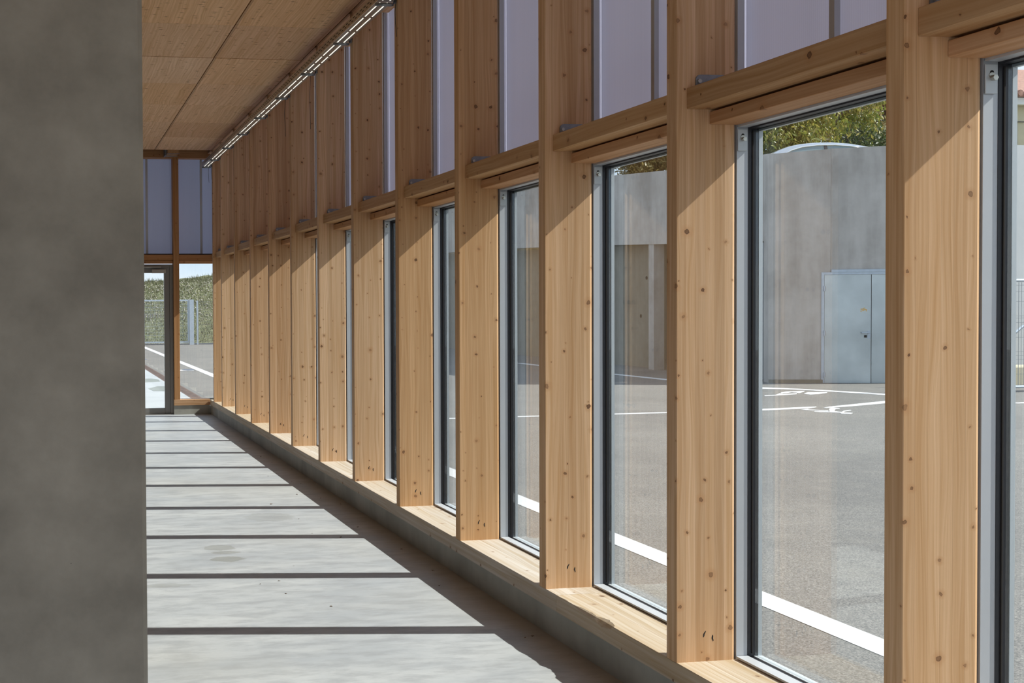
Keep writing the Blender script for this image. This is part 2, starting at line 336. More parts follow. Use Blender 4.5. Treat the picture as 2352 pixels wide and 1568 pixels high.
MT['house'] = plain('cream_render', (0.60, 0.54, 0.38), 0.9, var=0.12, vs=2)
MT['tile'] = plain('clay_tile', (0.36, 0.19, 0.14), 0.85, var=0.35, vs=9)
MT['white'] = plain('white_fascia', (0.78, 0.79, 0.80), 0.6)
MT['litter'] = plain('dry_leaf_litter', (0.16, 0.10, 0.055), 0.9, var=0.3)
MT['stone'] = plain('pale_stones', (0.44, 0.41, 0.34), 0.9, var=0.2, vs=3)
MT['soil'] = plain('terrace_soil', (0.24, 0.22, 0.13), 0.95, var=0.3, vs=2)

# ------------------------------------------------------------------ object helpers
def props(o, label=None, cat=None, group=None, kind=None):
    if label: o['label'] = label
    if cat: o['category'] = cat
    if group: o['group'] = group
    if kind: o['kind'] = kind
    return o
def empty(name, loc, label=None, cat=None, group=None, kind=None):
    o = bpy.data.objects.new(name, None); col.objects.link(o); o.location = loc; o.empty_display_size = 0.1
    return props(o, label, cat, group, kind)
def wloc(o):
    v = Vector((0, 0, 0))
    while o is not None: v += Vector(o.location); o = o.parent
    return v
def link(name, bm, mat, parent=None, origin=(0, 0, 0), bevel=0.0, smooth=False):
    """bm is in world coordinates; ORIGIN (world) becomes the object's origin"""
    if bevel: bmesh.ops.bevel(bm, geom=bm.edges[:], offset=bevel, segments=1, affect='EDGES', clamp_overlap=True)
    bmesh.ops.translate(bm, verts=bm.verts, vec=-Vector(origin))
    bmesh.ops.recalc_face_normals(bm, faces=bm.faces)
    me = bpy.data.meshes.new(name); bm.to_mesh(me); bm.free()
    if smooth:
        for p in me.polygons: p.use_smooth = True
    me.materials.append(MT[mat] if isinstance(mat, str) else mat)
    o = bpy.data.objects.new(name, me); col.objects.link(o)
    if parent is not None: o.parent = parent; o.location = Vector(origin) - wloc(parent)
    else: o.location = origin
    return o
def box(bm, x0, x1, y0, y1, z0, z1):
    v = [bm.verts.new((x, y, z)) for x in (x0, x1) for y in (y0, y1) for z in (z0, z1)]
    for f in ((0, 1, 3, 2), (4, 6, 7, 5), (0, 4, 5, 1), (2, 3, 7, 6), (0, 2, 6, 4), (1, 5, 7, 3)): bm.faces.new([v[i] for i in f])
    return v
def bx(name, e, mat, parent=None, bevel=0.0, origin=None):
    bm = bmesh.new(); box(bm, *e)
    if origin is None: origin = (e[0], e[2], e[4])
    return link(name, bm, mat, parent, origin, bevel)
def bar(bm, a, b, w, h=None, up=Vector((0, 0, 1))):
    a = Vector(a); b = Vector(b); d = (b - a).normalized(); h = h or w
    if abs(d.dot(up)) > 0.98: up = Vector((0, 1, 0))
    s = d.cross(up).normalized() * w / 2; t = s.cross(d).normalized() * h / 2
    v = [bm.verts.new(p + i * s + j * t) for p in (a, b) for i, j in ((-1, -1), (1, -1), (1, 1), (-1, 1))]
    for f in ((0, 1, 2, 3), (7, 6, 5, 4), (0, 4, 5, 1), (1, 5, 6, 2), (2, 6, 7, 3), (3, 7, 4, 0)): bm.faces.new([v[i] for i in f])
def tube(bm, pts, r, n=8, cap=True):
    pts = [Vector(p) for p in pts]; rs = r if isinstance(r, (list, tuple)) else [r] * len(pts); rings = []
    for i, p in enumerate(pts):
        d = (pts[min(i + 1, len(pts) - 1)] - pts[max(i - 1, 0)]).normalized()
        up = Vector((0, 0, 1)) if abs(d.z) < 0.95 else Vector((1, 0, 0))
        s = d.cross(up).normalized(); t = s.cross(d).normalized()
        rings.append([bm.verts.new(p + (s * math.cos(2 * math.pi * k / n) + t * math.sin(2 * math.pi * k / n)) * rs[i]) for k in range(n)])
    for a, b in zip(rings, rings[1:]):
        for k in range(n): bm.faces.new((a[k], a[(k + 1) % n], b[(k + 1) % n], b[k]))
    if cap: bm.faces.new(rings[0]); bm.faces.new(rings[-1])
def cyl(bm, c, axis, r, h, n=12):
    a = Vector(axis).normalized(); tube(bm, [Vector(c) - a * h / 2, Vector(c) + a * h / 2], r, n)
def prism(bm, poly, axis, t0, t1):
    """extrude polygon POLY (2D) along AXIS from t0 to t1"""
    def P(u, v, t): return (t, u, v) if axis == 0 else (u, t, v) if axis == 1 else (u, v, t)
    a = [bm.verts.new(P(u, v, t0)) for u, v in poly]; b = [bm.verts.new(P(u, v, t1)) for u, v in poly]
    bm.faces.new(a); bm.faces.new(b[::-1])
    for i in range(len(a)):
        j = (i + 1) % len(a); bm.faces.new((a[i], b[i], b[j], a[j]))
def dup(o, loc, label=None):
    c = o.copy(); col.objects.link(c); c.location = loc
    if label: c['label'] = label
    for ch in list(o.children):
        d = ch.copy(); col.objects.link(d); d.parent = c
        for g2 in ch.children:
            h = g2.copy(); col.objects.link(h); h.parent = d
    return c
ORD = ['nearest', 'second', 'third', 'fourth', 'fifth', 'sixth', 'seventh', 'eighth', 'ninth', 'tenth', 'eleventh', 'twelfth', 'thirteenth']

# ------------------------------------------------------------------ dimensions
X0 = 2.349; XO = 2.5895; T = 0.074; S = 1.2
ZS = 0.216                      # top of sill
UB, UT = 2.327, 2.406           # upper rail
LB, LT = 2.271, 2.318           # lower rail
YW = 17.41                      # inner face of far wall
YC = [2.93 + S * k for k in range(12)] + [16.97]
CEIL = EYE + 2.307

# ------------------------------------------------------------------ structure
bx('floor', (-4.2, 2.70, -4.0, 17.66, -0.30, 0.0), 'floor', origin=(0, 0, 0))['kind'] = 'structure'
fl = bpy.data.objects['floor']; fl['label'] = 'smooth grey concrete floor striped by thin column shadows'
pl = bx('concrete_plinth', (X0 + 0.010, 2.72, 1.60, 17.41, -0.02, 0.136), 'plinth', origin=(X0, 0, 0)); props(pl, 'long low concrete plinth under the timber sill of the window wall', kind='structure')
pl2 = bx('concrete_plinth', (1.805, X0 + 0.009, YW + 0.012, 17.66, -0.02, 0.136), 'plinth', origin=(1.8, YW, 0)); props(pl2, 'short concrete plinth under the end window beside the glazed door', kind='structure')
wr = bx('wall_right', (X0, 2.72, -4.0, 1.595, 2.27, 4.3), 'pier'); props(wr, 'concrete wall behind the camera', kind='structure')  # unseen; gap down to the low wall added for more bounced sun
wr = bx('wall_right', (X0, 2.72, -4.0, 1.595, 0, 0.216), 'pier'); props(wr, 'low concrete wall behind the camera', kind='structure')
wb = bx('wall_back', (-4.2, 2.72, -4.2, -4.001, 3.2, 4.3), 'pier'); props(wb, 'concrete wall at the back of the hall', kind='structure')  # unseen; left open underneath to let added fill light reach the pier
for i, (a, b, z0, z1) in enumerate(((1.0, 17.66, 0, 4.3), (-4.0, 0.999, 3.0, 4.3))):
    o = bx('wall_left', (-4.4, -4.2, a, b, z0, z1), 'plinth'); props(o, 'wall on the far left side of the hall', kind='structure')  # unseen; near part kept open below as an added source of fill light
rf = bx('roof', (-4.6, 2.76, -4.4, 17.8, 4.30, 4.45), 'roof'); props(rf, 'dark roof deck above the ceiling panels', kind='structure')  # unseen deck put over the hall to block daylight
# concrete pier in the foreground
bm = bmesh.new(); prism(bm, [(-2.6, 2.5), (0.1985 - 0.010, 2.5), (0.1985, 2.514), (0.1985, 2.88), (-2.6, 2.88)], 2, 0, CEIL - 0.002)
o = link('concrete_pier', bm, 'pier', None, (-1.2, 2.5, 0)); props(o, 'broad dark grey concrete pier filling the left of the view', 'pier')

# ceiling: an Empty-like frame board with the panels as pieces
ce = empty('ceiling', (0, 8, CEIL), 'pale timber board ceiling with fine joints', kind='structure')
ys = [17.0 - 1.25 * k for k in range(17)]
xs = [-4.19, -3.49, -0.99, 1.51, X0 - 0.01]
for a in range(len(ys) - 1):
    for b in range(4):
        g1 = 0.0055 if a == 4 else 0.0014; g0 = 0.0055 if a == 5 else 0.0014
        y1, y0 = ys[a] - g0, ys[a + 1] + g1
        dz = 0.003 if a > 4 else 0.0
        bx('ceiling_panel', (xs[b] + 0.004, xs[b + 1] - 0.004, y0, y1, CEIL + dz, CEIL + 0.04), 'ply', ce, bevel=0.0012)
bx('backing_board', (-4.19, X0 - 0.01, -3.0, 16.995, CEIL + 0.041, CEIL + 0.10), 'dark', ce)

bnd = [1.73] + YC + [YW]
for a, b in zip(bnd, bnd[1:]):
    bx('edge_board', (X0 - 0.009, 2.64, a + T + 0.002, b - 0.002, CEIL + 0.001, CEIL + 0.04), 'ply', ce)
# ------------------------------------------------------------------ timber columns
bm = bmesh.new(); prism(bm, [(X0, 0.002), (X0 + 0.002, 0), (XO - 0.0095, 0), (XO, 0.0042), (XO, T - 0.006), (XO - 0.006, T), (X0 + 0.002, T), (X0, T - 0.002)], 2, 0, 4.08); c0 = link('timber_column', bm, 'col', None, (X0, 0, 0))
c0.location = (X0, YC[0], ZS)
for (hx, hz, ha) in ((0.115, 0.105, 0.25), (0.150, 0.088, -0.05)):
    bm = bmesh.new(); pts = [(X0 + hx + 0.0045 * math.sin(t) * (0.7 + 0.4 * math.sin(3 * t)) + ha * 0.02 * math.cos(t), ZS + hz + 0.013 * math.cos(t)) for t in [2 * math.pi * k / 12 for k in range(12)]]
    prism(bm, pts, 1, YC[0] - 0.0004, YC[0] + 0.0006); link('dark_split', bm, 'dark', c0, (X0, YC[0], ZS))
GC = 'timber columns along the window wall'
def clabel(i):
    if i == 0: return 'widest looking timber column, at the right edge of the photo, nearest the camera'
    if i == 12: return 'farthest timber column of the row, beside the end window'
    return f'{ORD[i]} timber column of the row counted from the camera'
props(c0, clabel(0), 'column', GC)
for i in range(1, 13): dup(c0, (X0, YC[i], ZS), clabel(i))
cb = dup(c0, (X0, 1.73, ZS), 'timber column just outside the right edge of the photo')

# sill beams with a splintered notch in the near one
def sill_seg(y0, y1, label, notch=None):
    bm = bmesh.new(); st = []
    ysx = [y0 + 0.0008, y1 - 0.0008]
    if notch: ysx = [y0 + 0.0008] + [4.55 + 0.008 * k for k in range(80)] + [y1 - 0.0008]
    prev = None
    for y in ysx:
        dx = 0.0
        if notch:
            for (c, wd, a) in ((4.74, 0.10, 0.032), (4.90, 0.13, 0.016), (5.12, 0.04, 0.005)):
                t = abs(y - c) / wd
                if t < 1: dx = max(dx, a * (1 - t ** 2) * (1 + 0.10 * math.sin(y * 61) + 0.07 * math.sin(y * 143 + 1)))
        dz = dx * 0.75
        ring = [bm.verts.new(p) for p in ((X0, y, 0.137), (X0, y, ZS - 0.002 - dz), (X0 + 0.002 + dx * 0.55, y, ZS - dz * 0.35), (X0 + 0.003 + dx, y, ZS), (2.62, y, ZS), (2.62, y, 0.137))]
        if prev:
            for k in range(6): bm.faces.new((prev[k], prev[(k + 1) % 6], ring[(k + 1) % 6], ring[k]))
        else: bm.faces.new(ring)
        prev = ring
    bm.faces.new(prev[::-1])
    o = link('sill_beam', bm, 'sill', None, (X0, y0, 0.137)); props(o, label, 'sill', 'timber sill beams on the plinth')
    return o
sill_seg(1.60, 5.21, 'nearest timber sill beam, with a splintered notch in its edge', True)
sill_seg(5.21, 12.55, 'long middle timber sill beam under the window wall')
sill_seg(12.55, 17.405, 'farthest timber sill beam of the window wall, ending at the corner')

# rails between columns
def rails(ya, yb, i):
    n = ORD[i] if i < 13 else 'last'
    lab = {0: 'at the top right corner of the photo'}.get(i, f'in the {n} bay from the camera')
    o = bx('upper_rail', (2.389, 2.60, ya + 0.001, yb - 0.001, UB, UT), 'rail', None, 0.002); props(o, f'thick upper timber cross rail {lab}', 'rail', 'upper cross rails between the columns')
    bm = bmesh.new(); R0 = 0.02
    x0, x1, z0, z1 = 2.424, 2.588, UT - 0.03, UT + 0.052
    pts = [(x0, z0), (x1, z0), (x1, z1)] + [(x0 + R0 - R0 * math.sin(a), z1 - R0 + R0 * math.cos(a)) for a in (0, 0.5, 1.05, 1.57)]
    prism(bm, pts, 1, yb - 0.006, yb - 0.0005)
    p = link('fixing_plate', bm, 'galv', o, (x0, yb, z0))
    bm = bmesh.new(); cyl(bm, (2.436, yb - 0.010, UT + 0.026), (0, 1, 0), 0.0085, 0.012, 6); link('bolt', bm, 'bolt', p, (2.436, yb - 0.01, UT + 0.026))
    q = bx('lower_rail', (2.483, 2.60, ya + 0.001, yb - 0.001, LB, LT), 'rail2', None, 0.002); props(q, f'slim lower timber cross rail {lab}', 'rail', 'lower cross rails between the columns')
def window(ya, yb, i):
    wn = empty(f'window_{i + 1}', (2.6, ya, ZS), f'tall fixed window in the {ORD[i] if i < 13 else "last"} bay from the camera', kind='structure')
    zt = 2.271
    # far jamb (flush with the column face) and near jamb
    bx('jamb', (2.5995, 2.646, yb + 0.0035, yb + 0.0365, ZS, zt + 0.02), 'alu', wn)
    bx('jamb', (2.600, 2.646, ya - 0.036, ya, ZS, zt + 0.02), 'alu', wn)
    bx('gasket', (2.6462, 2.689, yb + 0.002, yb + 0.036, ZS, zt), 'gasket', wn)
    bx('gasket', (2.6462, 2.689, ya - 0.036, ya - 0.002, ZS, zt), 'gasket', wn)
    bx('gasket_lip', (2.662, 2.666, yb - 0.002, yb + 0.002, ZS + 0.02, zt - 0.02), 'dark', wn)
    bx('glazing_bead', (2.6892, 2.705, yb - 0.001, yb + 0.036, ZS, zt), 'alul', wn)
    bx('glazing_bead', (2.6892, 2.705, ya - 0.036, ya + 0.001, ZS, zt), 'alul', wn)
    # bottom: pale strip, gasket, outer bead
    bx('sill_strip', (2.598, 2.646, ya, yb, ZS + 0.004, ZS + 0.012), 'strip', wn)
    bx('sill_gasket', (2.6462, 2.671, ya, yb, ZS - 0.02, ZS + 0.006), 'gasket', wn)
    bx('glazing_bead', (2.6712, 2.705, ya, yb, ZS - 0.02, ZS + 0.010), 'alul', wn)
    # head
    bx('head', (2.6005, 2.646, ya, yb, zt - 0.008, zt + 0.02), 'alu', wn)
    bx('head_gasket', (2.6462, 2.689, ya, yb, zt - 0.014, zt + 0.02), 'gasket', wn)
    bx('head_bead', (2.6892, 2.705, ya, yb, zt - 0.022, zt + 0.02), 'alul', wn)
    bx('flashing', (2.7052, 2.745, ya - 0.036, yb + 0.036, zt - 0.006, zt + 0.10), 'alu', wn)
    bx('glass', (2.676, 2.688, ya + 0.0005, yb - 0.0005, ZS + 0.010, zt - 0.014), 'glass', wn)
    p = bx('fixing_plate', (2.599, 2.638, yb - 0.005, yb - 0.0003, 2.172, 2.255), 'alul', wn, 0.0012)
    bm = bmesh.new(); cyl(bm, (2.619, yb - 0.0062, 2.222), (0, 1, 0), 0.010, 0.0022, 14); cyl(bm, (2.621, yb - 0.012, 2.216), (0, 1, 0), 0.0085, 0.012, 6)
    link('bolt', bm, 'bolt', p, (2.62, yb, 2.216))
    bm = bmesh.new(); cyl(bm, (2.619, yb - 0.0056, 2.232), (0, 1, 0), 0.006, 0.0012, 12); link('slot', bm, 'dark', p, (2.62, yb, 2.232))
def panel(ya, yb, i):
    o = empty('polycarbonate_cladding', (2.66, ya, UT), f'milky lavender polycarbonate panel above the rail in the {ORD[i] if i < 13 else "last"} bay from the camera', 'cladding', 'polycarbonate cladding of the window wall')
    bx('sheet', (2.655, 2.671, ya - 0.03, yb + 0.03, 2.30, 4.29), 'poly', o)
    bx('edge_profile', (2.600, 2.628, yb, yb + 0.03, UT - 0.05, 4.28), 'alu', o)
    bx('edge_profile', (2.600, 2.628, ya - 0.03, ya, UT - 0.05, 4.28), 'alu', o)
    if yb - ya > 1: bx('mullion', (2.632, 2.654, yb - 0.515, yb - 0.487, UT - 0.02, 4.28), 'alu', o)
prev = 1.73
for i, y in enumerate(YC):
    rails(prev + T, y, i); window(prev + T, y, i); panel(prev + T, y, i); prev = y
rails(YC[-1] + T, YW, 13); window(YC[-1] + T, YW, 13); panel(YC[-1] + T, YW, 13)

# ------------------------------------------------------------------ far wall
def xr(name, e, mat, label, cat, group=None):
    o = bx(name, e, mat, None, 0.002); props(o, label, cat, group); return o
xr('end_sill', (1.805, X0 - 0.001, YW, YW + 0.21, 0.137, ZS + 0.008), 'sillx', 'short timber sill of the end window beside the glazed door', 'sill')
bm = bmesh.new(); box(bm, 1.812, 1.899, YW + 0.004, YW + 0.20, ZS + 0.009, 4.08)
o = link('end_post', bm, 'post', None, (1.85, YW + 0.1, ZS + 0.009), 0.002); props(o, 'slim timber post between the glazed door and the end window', 'post')
bm = bmesh.new(); box(bm, 0.60, 0.687, YW + 0.004, YW + 0.20, 0, 4.08)
o = link('end_post', bm, 'post', None, (0.64, YW + 0.1, 0), 0.002); props(o, 'timber post on the hinge side of the glazed door, hidden by the pier', 'post')
for (a, b, nm) in ((1.900, X0 + 0.20, 'above the end window'), (0.688, 1.811, 'above the glazed door')):
    xr('end_upper_rail', (a, b, YW + 0.03, YW + 0.20, EYE + 0.725, EYE + 0.806), 'railx', f'upper timber cross rail {nm}', 'rail', 'cross rails of the end wall')
    xr('end_lower_rail', (a, b, YW + 0.075, YW + 0.20, EYE + 0.676, EYE + 0.722), 'railx', f'lower timber cross rail {nm}', 'rail', 'cross rails of the end wall')
    xr('rail_flashing', (a, b, YW + 0.05, YW + 0.20, EYE + 0.8065, EYE + 0.822), 'gasket', f'dark strip on top of the rail {nm}', 'strip')
xr('end_beam', (-4.19, X0 + 0.20, YW + 0.02, YW + 0.20, EYE + 2.247, EYE + 2.42), 'railx', 'timber beam across the top of the end wall', 'beam')
jo = empty('ceiling_joist', (1.78, 17.2, 3.85), 'short timber joist stub in metal hangers at the ceiling end', 'joist')
bm = bmesh.new(); v = box(bm, 1.70, 1.86, 17.006, YW + 0.018, 3.842, 3.98); link('beam', bm, 'rail', jo, (1.7, 17.01, 3.842))
bx('hanger', (1.685, 1.875, 17.30, 17.34, 3.838, 3.8415), 'galv', jo); bx('hanger', (1.68, 1.698, 17.20, YW + 0.018, 3.838, 3.98), 'galv', jo)
bx('hanger', (1.69, 1.88, 17.006, 17.05, 3.838, 3.8415), 'galv', jo)
# polycarbonate of the end wall
for (a, b, nm, seams) in ((1.80, 2.66, 'above the end window', (2.264,)), (0.62, 1.80, 'above the glazed door', (1.44,)), (-4.19, 0.62, 'at the end wall, mostly hidden by the pier', ())):
    o = empty('polycarbonate_sheet', (a, YW + 0.22, 2.4), f'milky polycarbonate sheet {nm}', 'panel', 'polycarbonate sheets of the end wall')
    bx('sheet', (a + 0.001, b, YW + 0.235, YW + 0.25, (2.3 if a > 0.6 else 0.0), 4.29), 'polyf', o)
    for s in seams: bx('profile', (s - 0.017, s + 0.017, YW + 0.215, YW + 0.2345, 2.38, 4.28), 'alu', o)
o = bx('corner_post', (2.6605, 2.745, YW + 0.0405, YW + 0.26, -0.05, 4.29), 'alu'); props(o, 'aluminium corner closing strip of the hall', kind='structure')  # added out of view, stops sun leaking onto the end sheets
# end window and door
we = empty('window_15', (1.9, YW + 0.2, ZS), 'square fixed window in the end wall looking onto a grassy bank', kind='structure')
bx('glass', (1.85, 2.66, YW + 0.206, YW + 0.218, 0.0, EYE + 0.72), 'glass', we)
bx('outer_sill', (1.80, 2.66, YW + 0.22, YW + 0.25, 0.0, ZS + 0.006), 'alul', we)
dr = empty('door_1', (1.25, YW + 0.1, 0), 'glazed door with grey metal frame in the end wall', kind='structure')
zt = EYE + 0.665
bx('frame', (1.757, 1.806, YW + 0.06, YW + 0.14, 0, zt), 'doorf', dr, 0.003); bx('frame', (0.690, 0.74, YW + 0.06, YW + 0.14, 0, zt), 'doorf', dr, 0.003)
bx('frame', (0.7401, 1.7569, YW + 0.06, YW + 0.14, zt - 0.055, zt), 'doorf', dr, 0.003)
lf = bx('leaf_stile', (1.676, 1.7565, YW + 0.07, YW + 0.13, 0.012, zt - 0.057), 'doorf', dr, 0.003)
bx('leaf_stile', (0.742, 0.82, YW + 0.07, YW + 0.13, 0.012, zt - 0.057), 'doorf', dr, 0.003)
bx('leaf_rail', (0.821, 1.6755, YW + 0.07, YW + 0.13, 0.012, 0.098), 'doorf', dr, 0.003)
bx('leaf_rail', (0.821, 1.6755, YW + 0.07, YW + 0.13, zt - 0.130, zt - 0.057), 'doorf', dr, 0.003)
bx('glass', (0.821, 1.6755, YW + 0.095, YW + 0.107, 0.099, zt - 0.1305), 'glass', dr)
cl = bx('door_closer', (1.49, 1.70, YW + 0.015, YW + 0.069, zt - 0.135, zt - 0.078), 'closer', dr, 0.004)
bx('arm', (1.28, 1.63, YW + 0.018, YW + 0.058, zt - 0.052, zt - 0.034), 'closer', cl, 0.002)
bx('threshold', (0.69, 1.80, YW + 0.02, YW + 0.2, 0.0005, 0.011), 'doorf', dr)

# ------------------------------------------------------------------ cable tray, brackets, cables
TX0, TX1, TZ = 2.214, 2.322, 3.665
ct = empty('light_trunking', (2.27, 9, TZ), 'long perforated metal trunking with two dotted rows of small lights', 'light')
bx('tray_side', (TX0, TX0 + 0.003, 2.0, 17.12, TZ, TZ + 0.062), 'tray', ct)
bx('tray_side', (TX1 - 0.003, TX1, 2.0, 17.12, TZ, TZ + 0.062), 'tray', ct)
bx('tray_bottom', (TX0 + 0.0031, TX1 - 0.0031, 2.0, 17.12, TZ, TZ + 0.003), 'tray', ct)
bm = bmesh.new(); bar(bm, (TX0 - 0.001, 2.0, TZ + 0.001), (TX0 - 0.001, 17.12, TZ + 0.001), 0.005, 0.005); link('tray_edge', bm, 'rib', ct, (TX0, 2, TZ))
bm = bmesh.new()
for k in range(148):
    y = 2.05 + k * 0.1
    box(bm, TX0 - 0.0012, TX0 - 0.0001, y, y + 0.05, TZ + 0.040, TZ + 0.046)
    box(bm, TX0 - 0.0012, TX0 - 0.0001, y + 0.05, y + 0.09, TZ + 0.022, TZ + 0.028)
o = link('side_slots', bm, 'dark', ct, (TX0, 2, TZ)); o['kind'] = 'stuff'
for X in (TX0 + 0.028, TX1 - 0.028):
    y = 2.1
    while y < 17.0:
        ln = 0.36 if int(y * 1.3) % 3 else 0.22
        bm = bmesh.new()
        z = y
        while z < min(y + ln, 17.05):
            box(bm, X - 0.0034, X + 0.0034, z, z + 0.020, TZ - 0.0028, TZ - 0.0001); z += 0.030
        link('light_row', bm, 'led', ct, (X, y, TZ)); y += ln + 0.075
def bracket(y, lab, first=None):
    if first: return dup(first, (2.27, y, TZ), lab)
    r = empty('tray_bracket', (2.27, y, TZ), lab, 'bracket', 'brackets under the light trunking')
    bm = bmesh.new(); tube(bm, [(TX0 - 0.012, y, TZ - 0.020), (TX1 - 0.010, y, TZ - 0.020), (TX1 + 0.004, y, TZ - 0.018), (TX1 + 0.0125, y, TZ - 0.004), (TX1 + 0.0135, y, TZ + 0.05)], [0.0115, 0.0115, 0.011, 0.009, 0.009], 8)
    link('arm', bm, 'galv', r, (2.27, y, TZ), smooth=True)
    bm = bmesh.new(); box(bm, TX1 + 0.0150, X0 - 0.0005, y - 0.018, y + 0.018, TZ - 0.01, TZ + 0.085); link('wall_plate', bm, 'galv', r, (2.27, y, TZ), 0.002)
    bm = bmesh.new(); cyl(bm, (TX0 + 0.022, y, TZ - 0.033), (0, 0, 1), 0.008, 0.008, 6); link('bolt', bm, 'bolt', r, (2.27, y, TZ))
    return r
b0 = None
for i in range(4, 13):
    lab = f'galvanised bracket under the light trunking on the {ORD[i]} column from the camera'
    r = bracket(YC[i] + 0.03, lab, b0); b0 = b0 or r
for (x, y, z0, z1, sw) in ((2.337, YC[4] - 0.015, 3.42, 3.70, 0.012), (2.338, YC[6] + 0.25, 3.2, 3.68, 0.02), (2.338, YC[7] + 0.2, 3.3, 3.68, 0.02), (2.30, 16.98, 3.42, 3.67, 0.012), (2.335, 16.93, 3.46, 3.67, 0.006)):
    bm = bmesh.new(); tube(bm, [(x, y, z1), (x - 0.006, y + sw, z1 - (z1 - z0) * 0.4), (x, y + sw * 0.4, z0)], 0.0022, 5)
    o = link('hanging_cable', bm, 'cable', None, (x, y, z1), smooth=True); props(o, 'thin black cable end hanging below the light trunking', 'cable', 'loose cable ends at the trunking')

# leaf litter on the floor
for k in range(26):
    if k < 16: y = R.uniform(4.9, 15); x = R.uniform(2.14, 2.33)
    else: y = R.uniform(5.5, 12); x = R.uniform(0.16 * y, 2.05)
    s = R.uniform(0.006, 0.013); a = R.uniform(0, 6.28); bm = bmesh.new()
    p = [(-1, 0, 0.05), (-0.3, 0.45, 0.25), (0.5, 0.4, 0.1), (1, 0, 0.3), (0.4, -0.4, 0.15), (-0.4, -0.35, 0.05)]
    up = [bm.verts.new((x + s * (q[0] * math.cos(a) - q[1] * math.sin(a)), y + s * (q[0] * math.sin(a) + q[1] * math.cos(a)), 0.0005 + s * q[2])) for q in p]
    dn = [bm.verts.new((v.co.x, v.co.y, v.co.z + 0.0012)) for v in up]
    bm.faces.new(up); bm.faces.new(dn[::-1])
    for i in range(6): bm.faces.new((up[i], dn[i], dn[(i + 1) % 6], up[(i + 1) % 6]))
    o = link('dry_leaf', bm, 'litter', None, (x, y, 0.0005)); props(o, 'tiny scrap of dry leaf on the concrete floor', 'leaf', 'leaf scraps on the floor')

# ------------------------------------------------------------------ outside ground
GZ = -0.05
o = bx('asphalt_lot', (2.72, 70, -30, 53.2, -0.5, GZ), 'asph', origin=(0, 0, 0)); props(o, 'grey asphalt parking area outside the windows', kind='structure')
o = bx('drain_channel', (2.505, 2.715, 17.72, 53.0, GZ - 0.3, GZ + 0.002), 'rust', origin=(2.5, 17.7, GZ)); props(o, 'rust-brown drain channel between concrete apron and asphalt', kind='structure')
bm = bmesh.new()
for k in range(150): box(bm, 2.53, 2.69, 17.8 + k * 0.2, 17.84 + k * 0.2, GZ + 0.0021, GZ + 0.006)
g_ = link('grate_bars', bm, 'rust', o, (2.5, 17.8, GZ)); g_['kind'] = 'stuff'
o = bx('concrete_apron', (-30, 2.50, 17.82, 53.0, -0.5, GZ + 0.003), 'apron', origin=(0, 17.8, 0)); props(o, 'pale concrete apron outside the end door', kind='structure')
o = bx('outer_step', (-4.4, 2.70, 17.66, 17.815, -0.5, -0.012), 'apron', origin=(0, 17.6, 0)); props(o, 'pale threshold strip outside the end wall', kind='structure')
o = bx('asphalt_rear', (-4.44, 2.715, -30, -4.21, -0.5, GZ), 'asph', origin=(0, 0, 0)); props(o, 'asphalt behind the camera', kind='structure')
o = bx('apron_left', (-60, -4.45, -30, 17.80, -0.5, GZ), 'apron', origin=(0, 0, 0)); props(o, 'concrete yard beyond the openings on the left', kind='structure')  # added pale ground outside the left opening, bounces light inside

def line(pts, wd, label, name='painted_line', z=GZ):
    """flat painted stripe following pts"""
    bm = bmesh.new(); prev = None
    for i, p in enumerate(pts):
        a = Vector(pts[max(i - 1, 0)]); b = Vector(pts[min(i + 1, len(pts) - 1)]); d = (b - a).normalized(); n = Vector((-d.y, d.x)) * wd / 2
        q = Vector(p); cur = [bm.verts.new((q.x + n.x, q.y + n.y, z + 0.0005)), bm.verts.new((q.x - n.x, q.y - n.y, z + 0.0005)), bm.verts.new((q.x - n.x, q.y - n.y, z + 0.003)), bm.verts.new((q.x + n.x, q.y + n.y, z + 0.003))]
        if prev:
            for k in range(4): bm.faces.new((prev[k], prev[(k + 1) % 4], cur[(k + 1) % 4], cur[k]))
        else: bm.faces.new(cur)
        prev = cur
    bm.faces.new(prev[::-1])
    o = link(name, bm, 'paint', None, (pts[0][0], pts[0][1], z)); props(o, label, 'road marking', 'white markings on the asphalt'); return o
line([(3.885, -6.0), (3.885, 12.0), (3.885, 26), (3.90, 40), (3.92, 50.5)], 0.195, 'thick white line running along the building on the asphalt')
line([(5.3, 16.36), (8.3, 16.46), (10.62, 16.57)], 0.14, 'thin white line crossing the parking area towards the pictogram')
line([(13.25, 31.9), (13.2, 26.1), (13.3, 23.9), (13.55, 21.6)], 0.22, 'far straight part of the white line at the foot of the retaining wall')
line([(15.4, 16.72), (20, 17.6)], 0.13, 'white line in front of the mesh fence at the right edge')
line([(2.95, 30.9), (3.72, 30.85)], 0.42, 'short white band around the manhole cover outside the end window')
def flat(poly, name, label, mat='paint', cat='road marking', group='white markings on the asphalt', z=GZ, h=0.004):
    bm = bmesh.new(); prism(bm, poly, 2, z + 0.0005, z + h); o = link(name, bm, mat, None, (poly[0][0], poly[0][1], z)); props(o, label, cat, group); return o
def ellipse(cx, cy, rx, ry, n=18): return [(cx + rx * math.cos(2 * math.pi * k / n), cy + ry * math.sin(2 * math.pi * k / n)) for k in range(n)]
flat([(10.85, 16.68), (10.93, 16.71), (11.82, 16.88), (12.0, 16.89), (11.94, 16.8), (11.67, 16.63), (10.78, 16.48), (10.7, 16.46)], 'painted_line', 'tapering white line end just before the walking figure')
flat([(11.96, 16.66), (12.19, 16.84), (13.78, 17.61), (14.12, 17.76), (13.78, 17.34), (13.48, 17.21), (12.58, 16.83), (12.04, 16.64)], 'painted_line', 'tapering white line rising away from the walking figure')
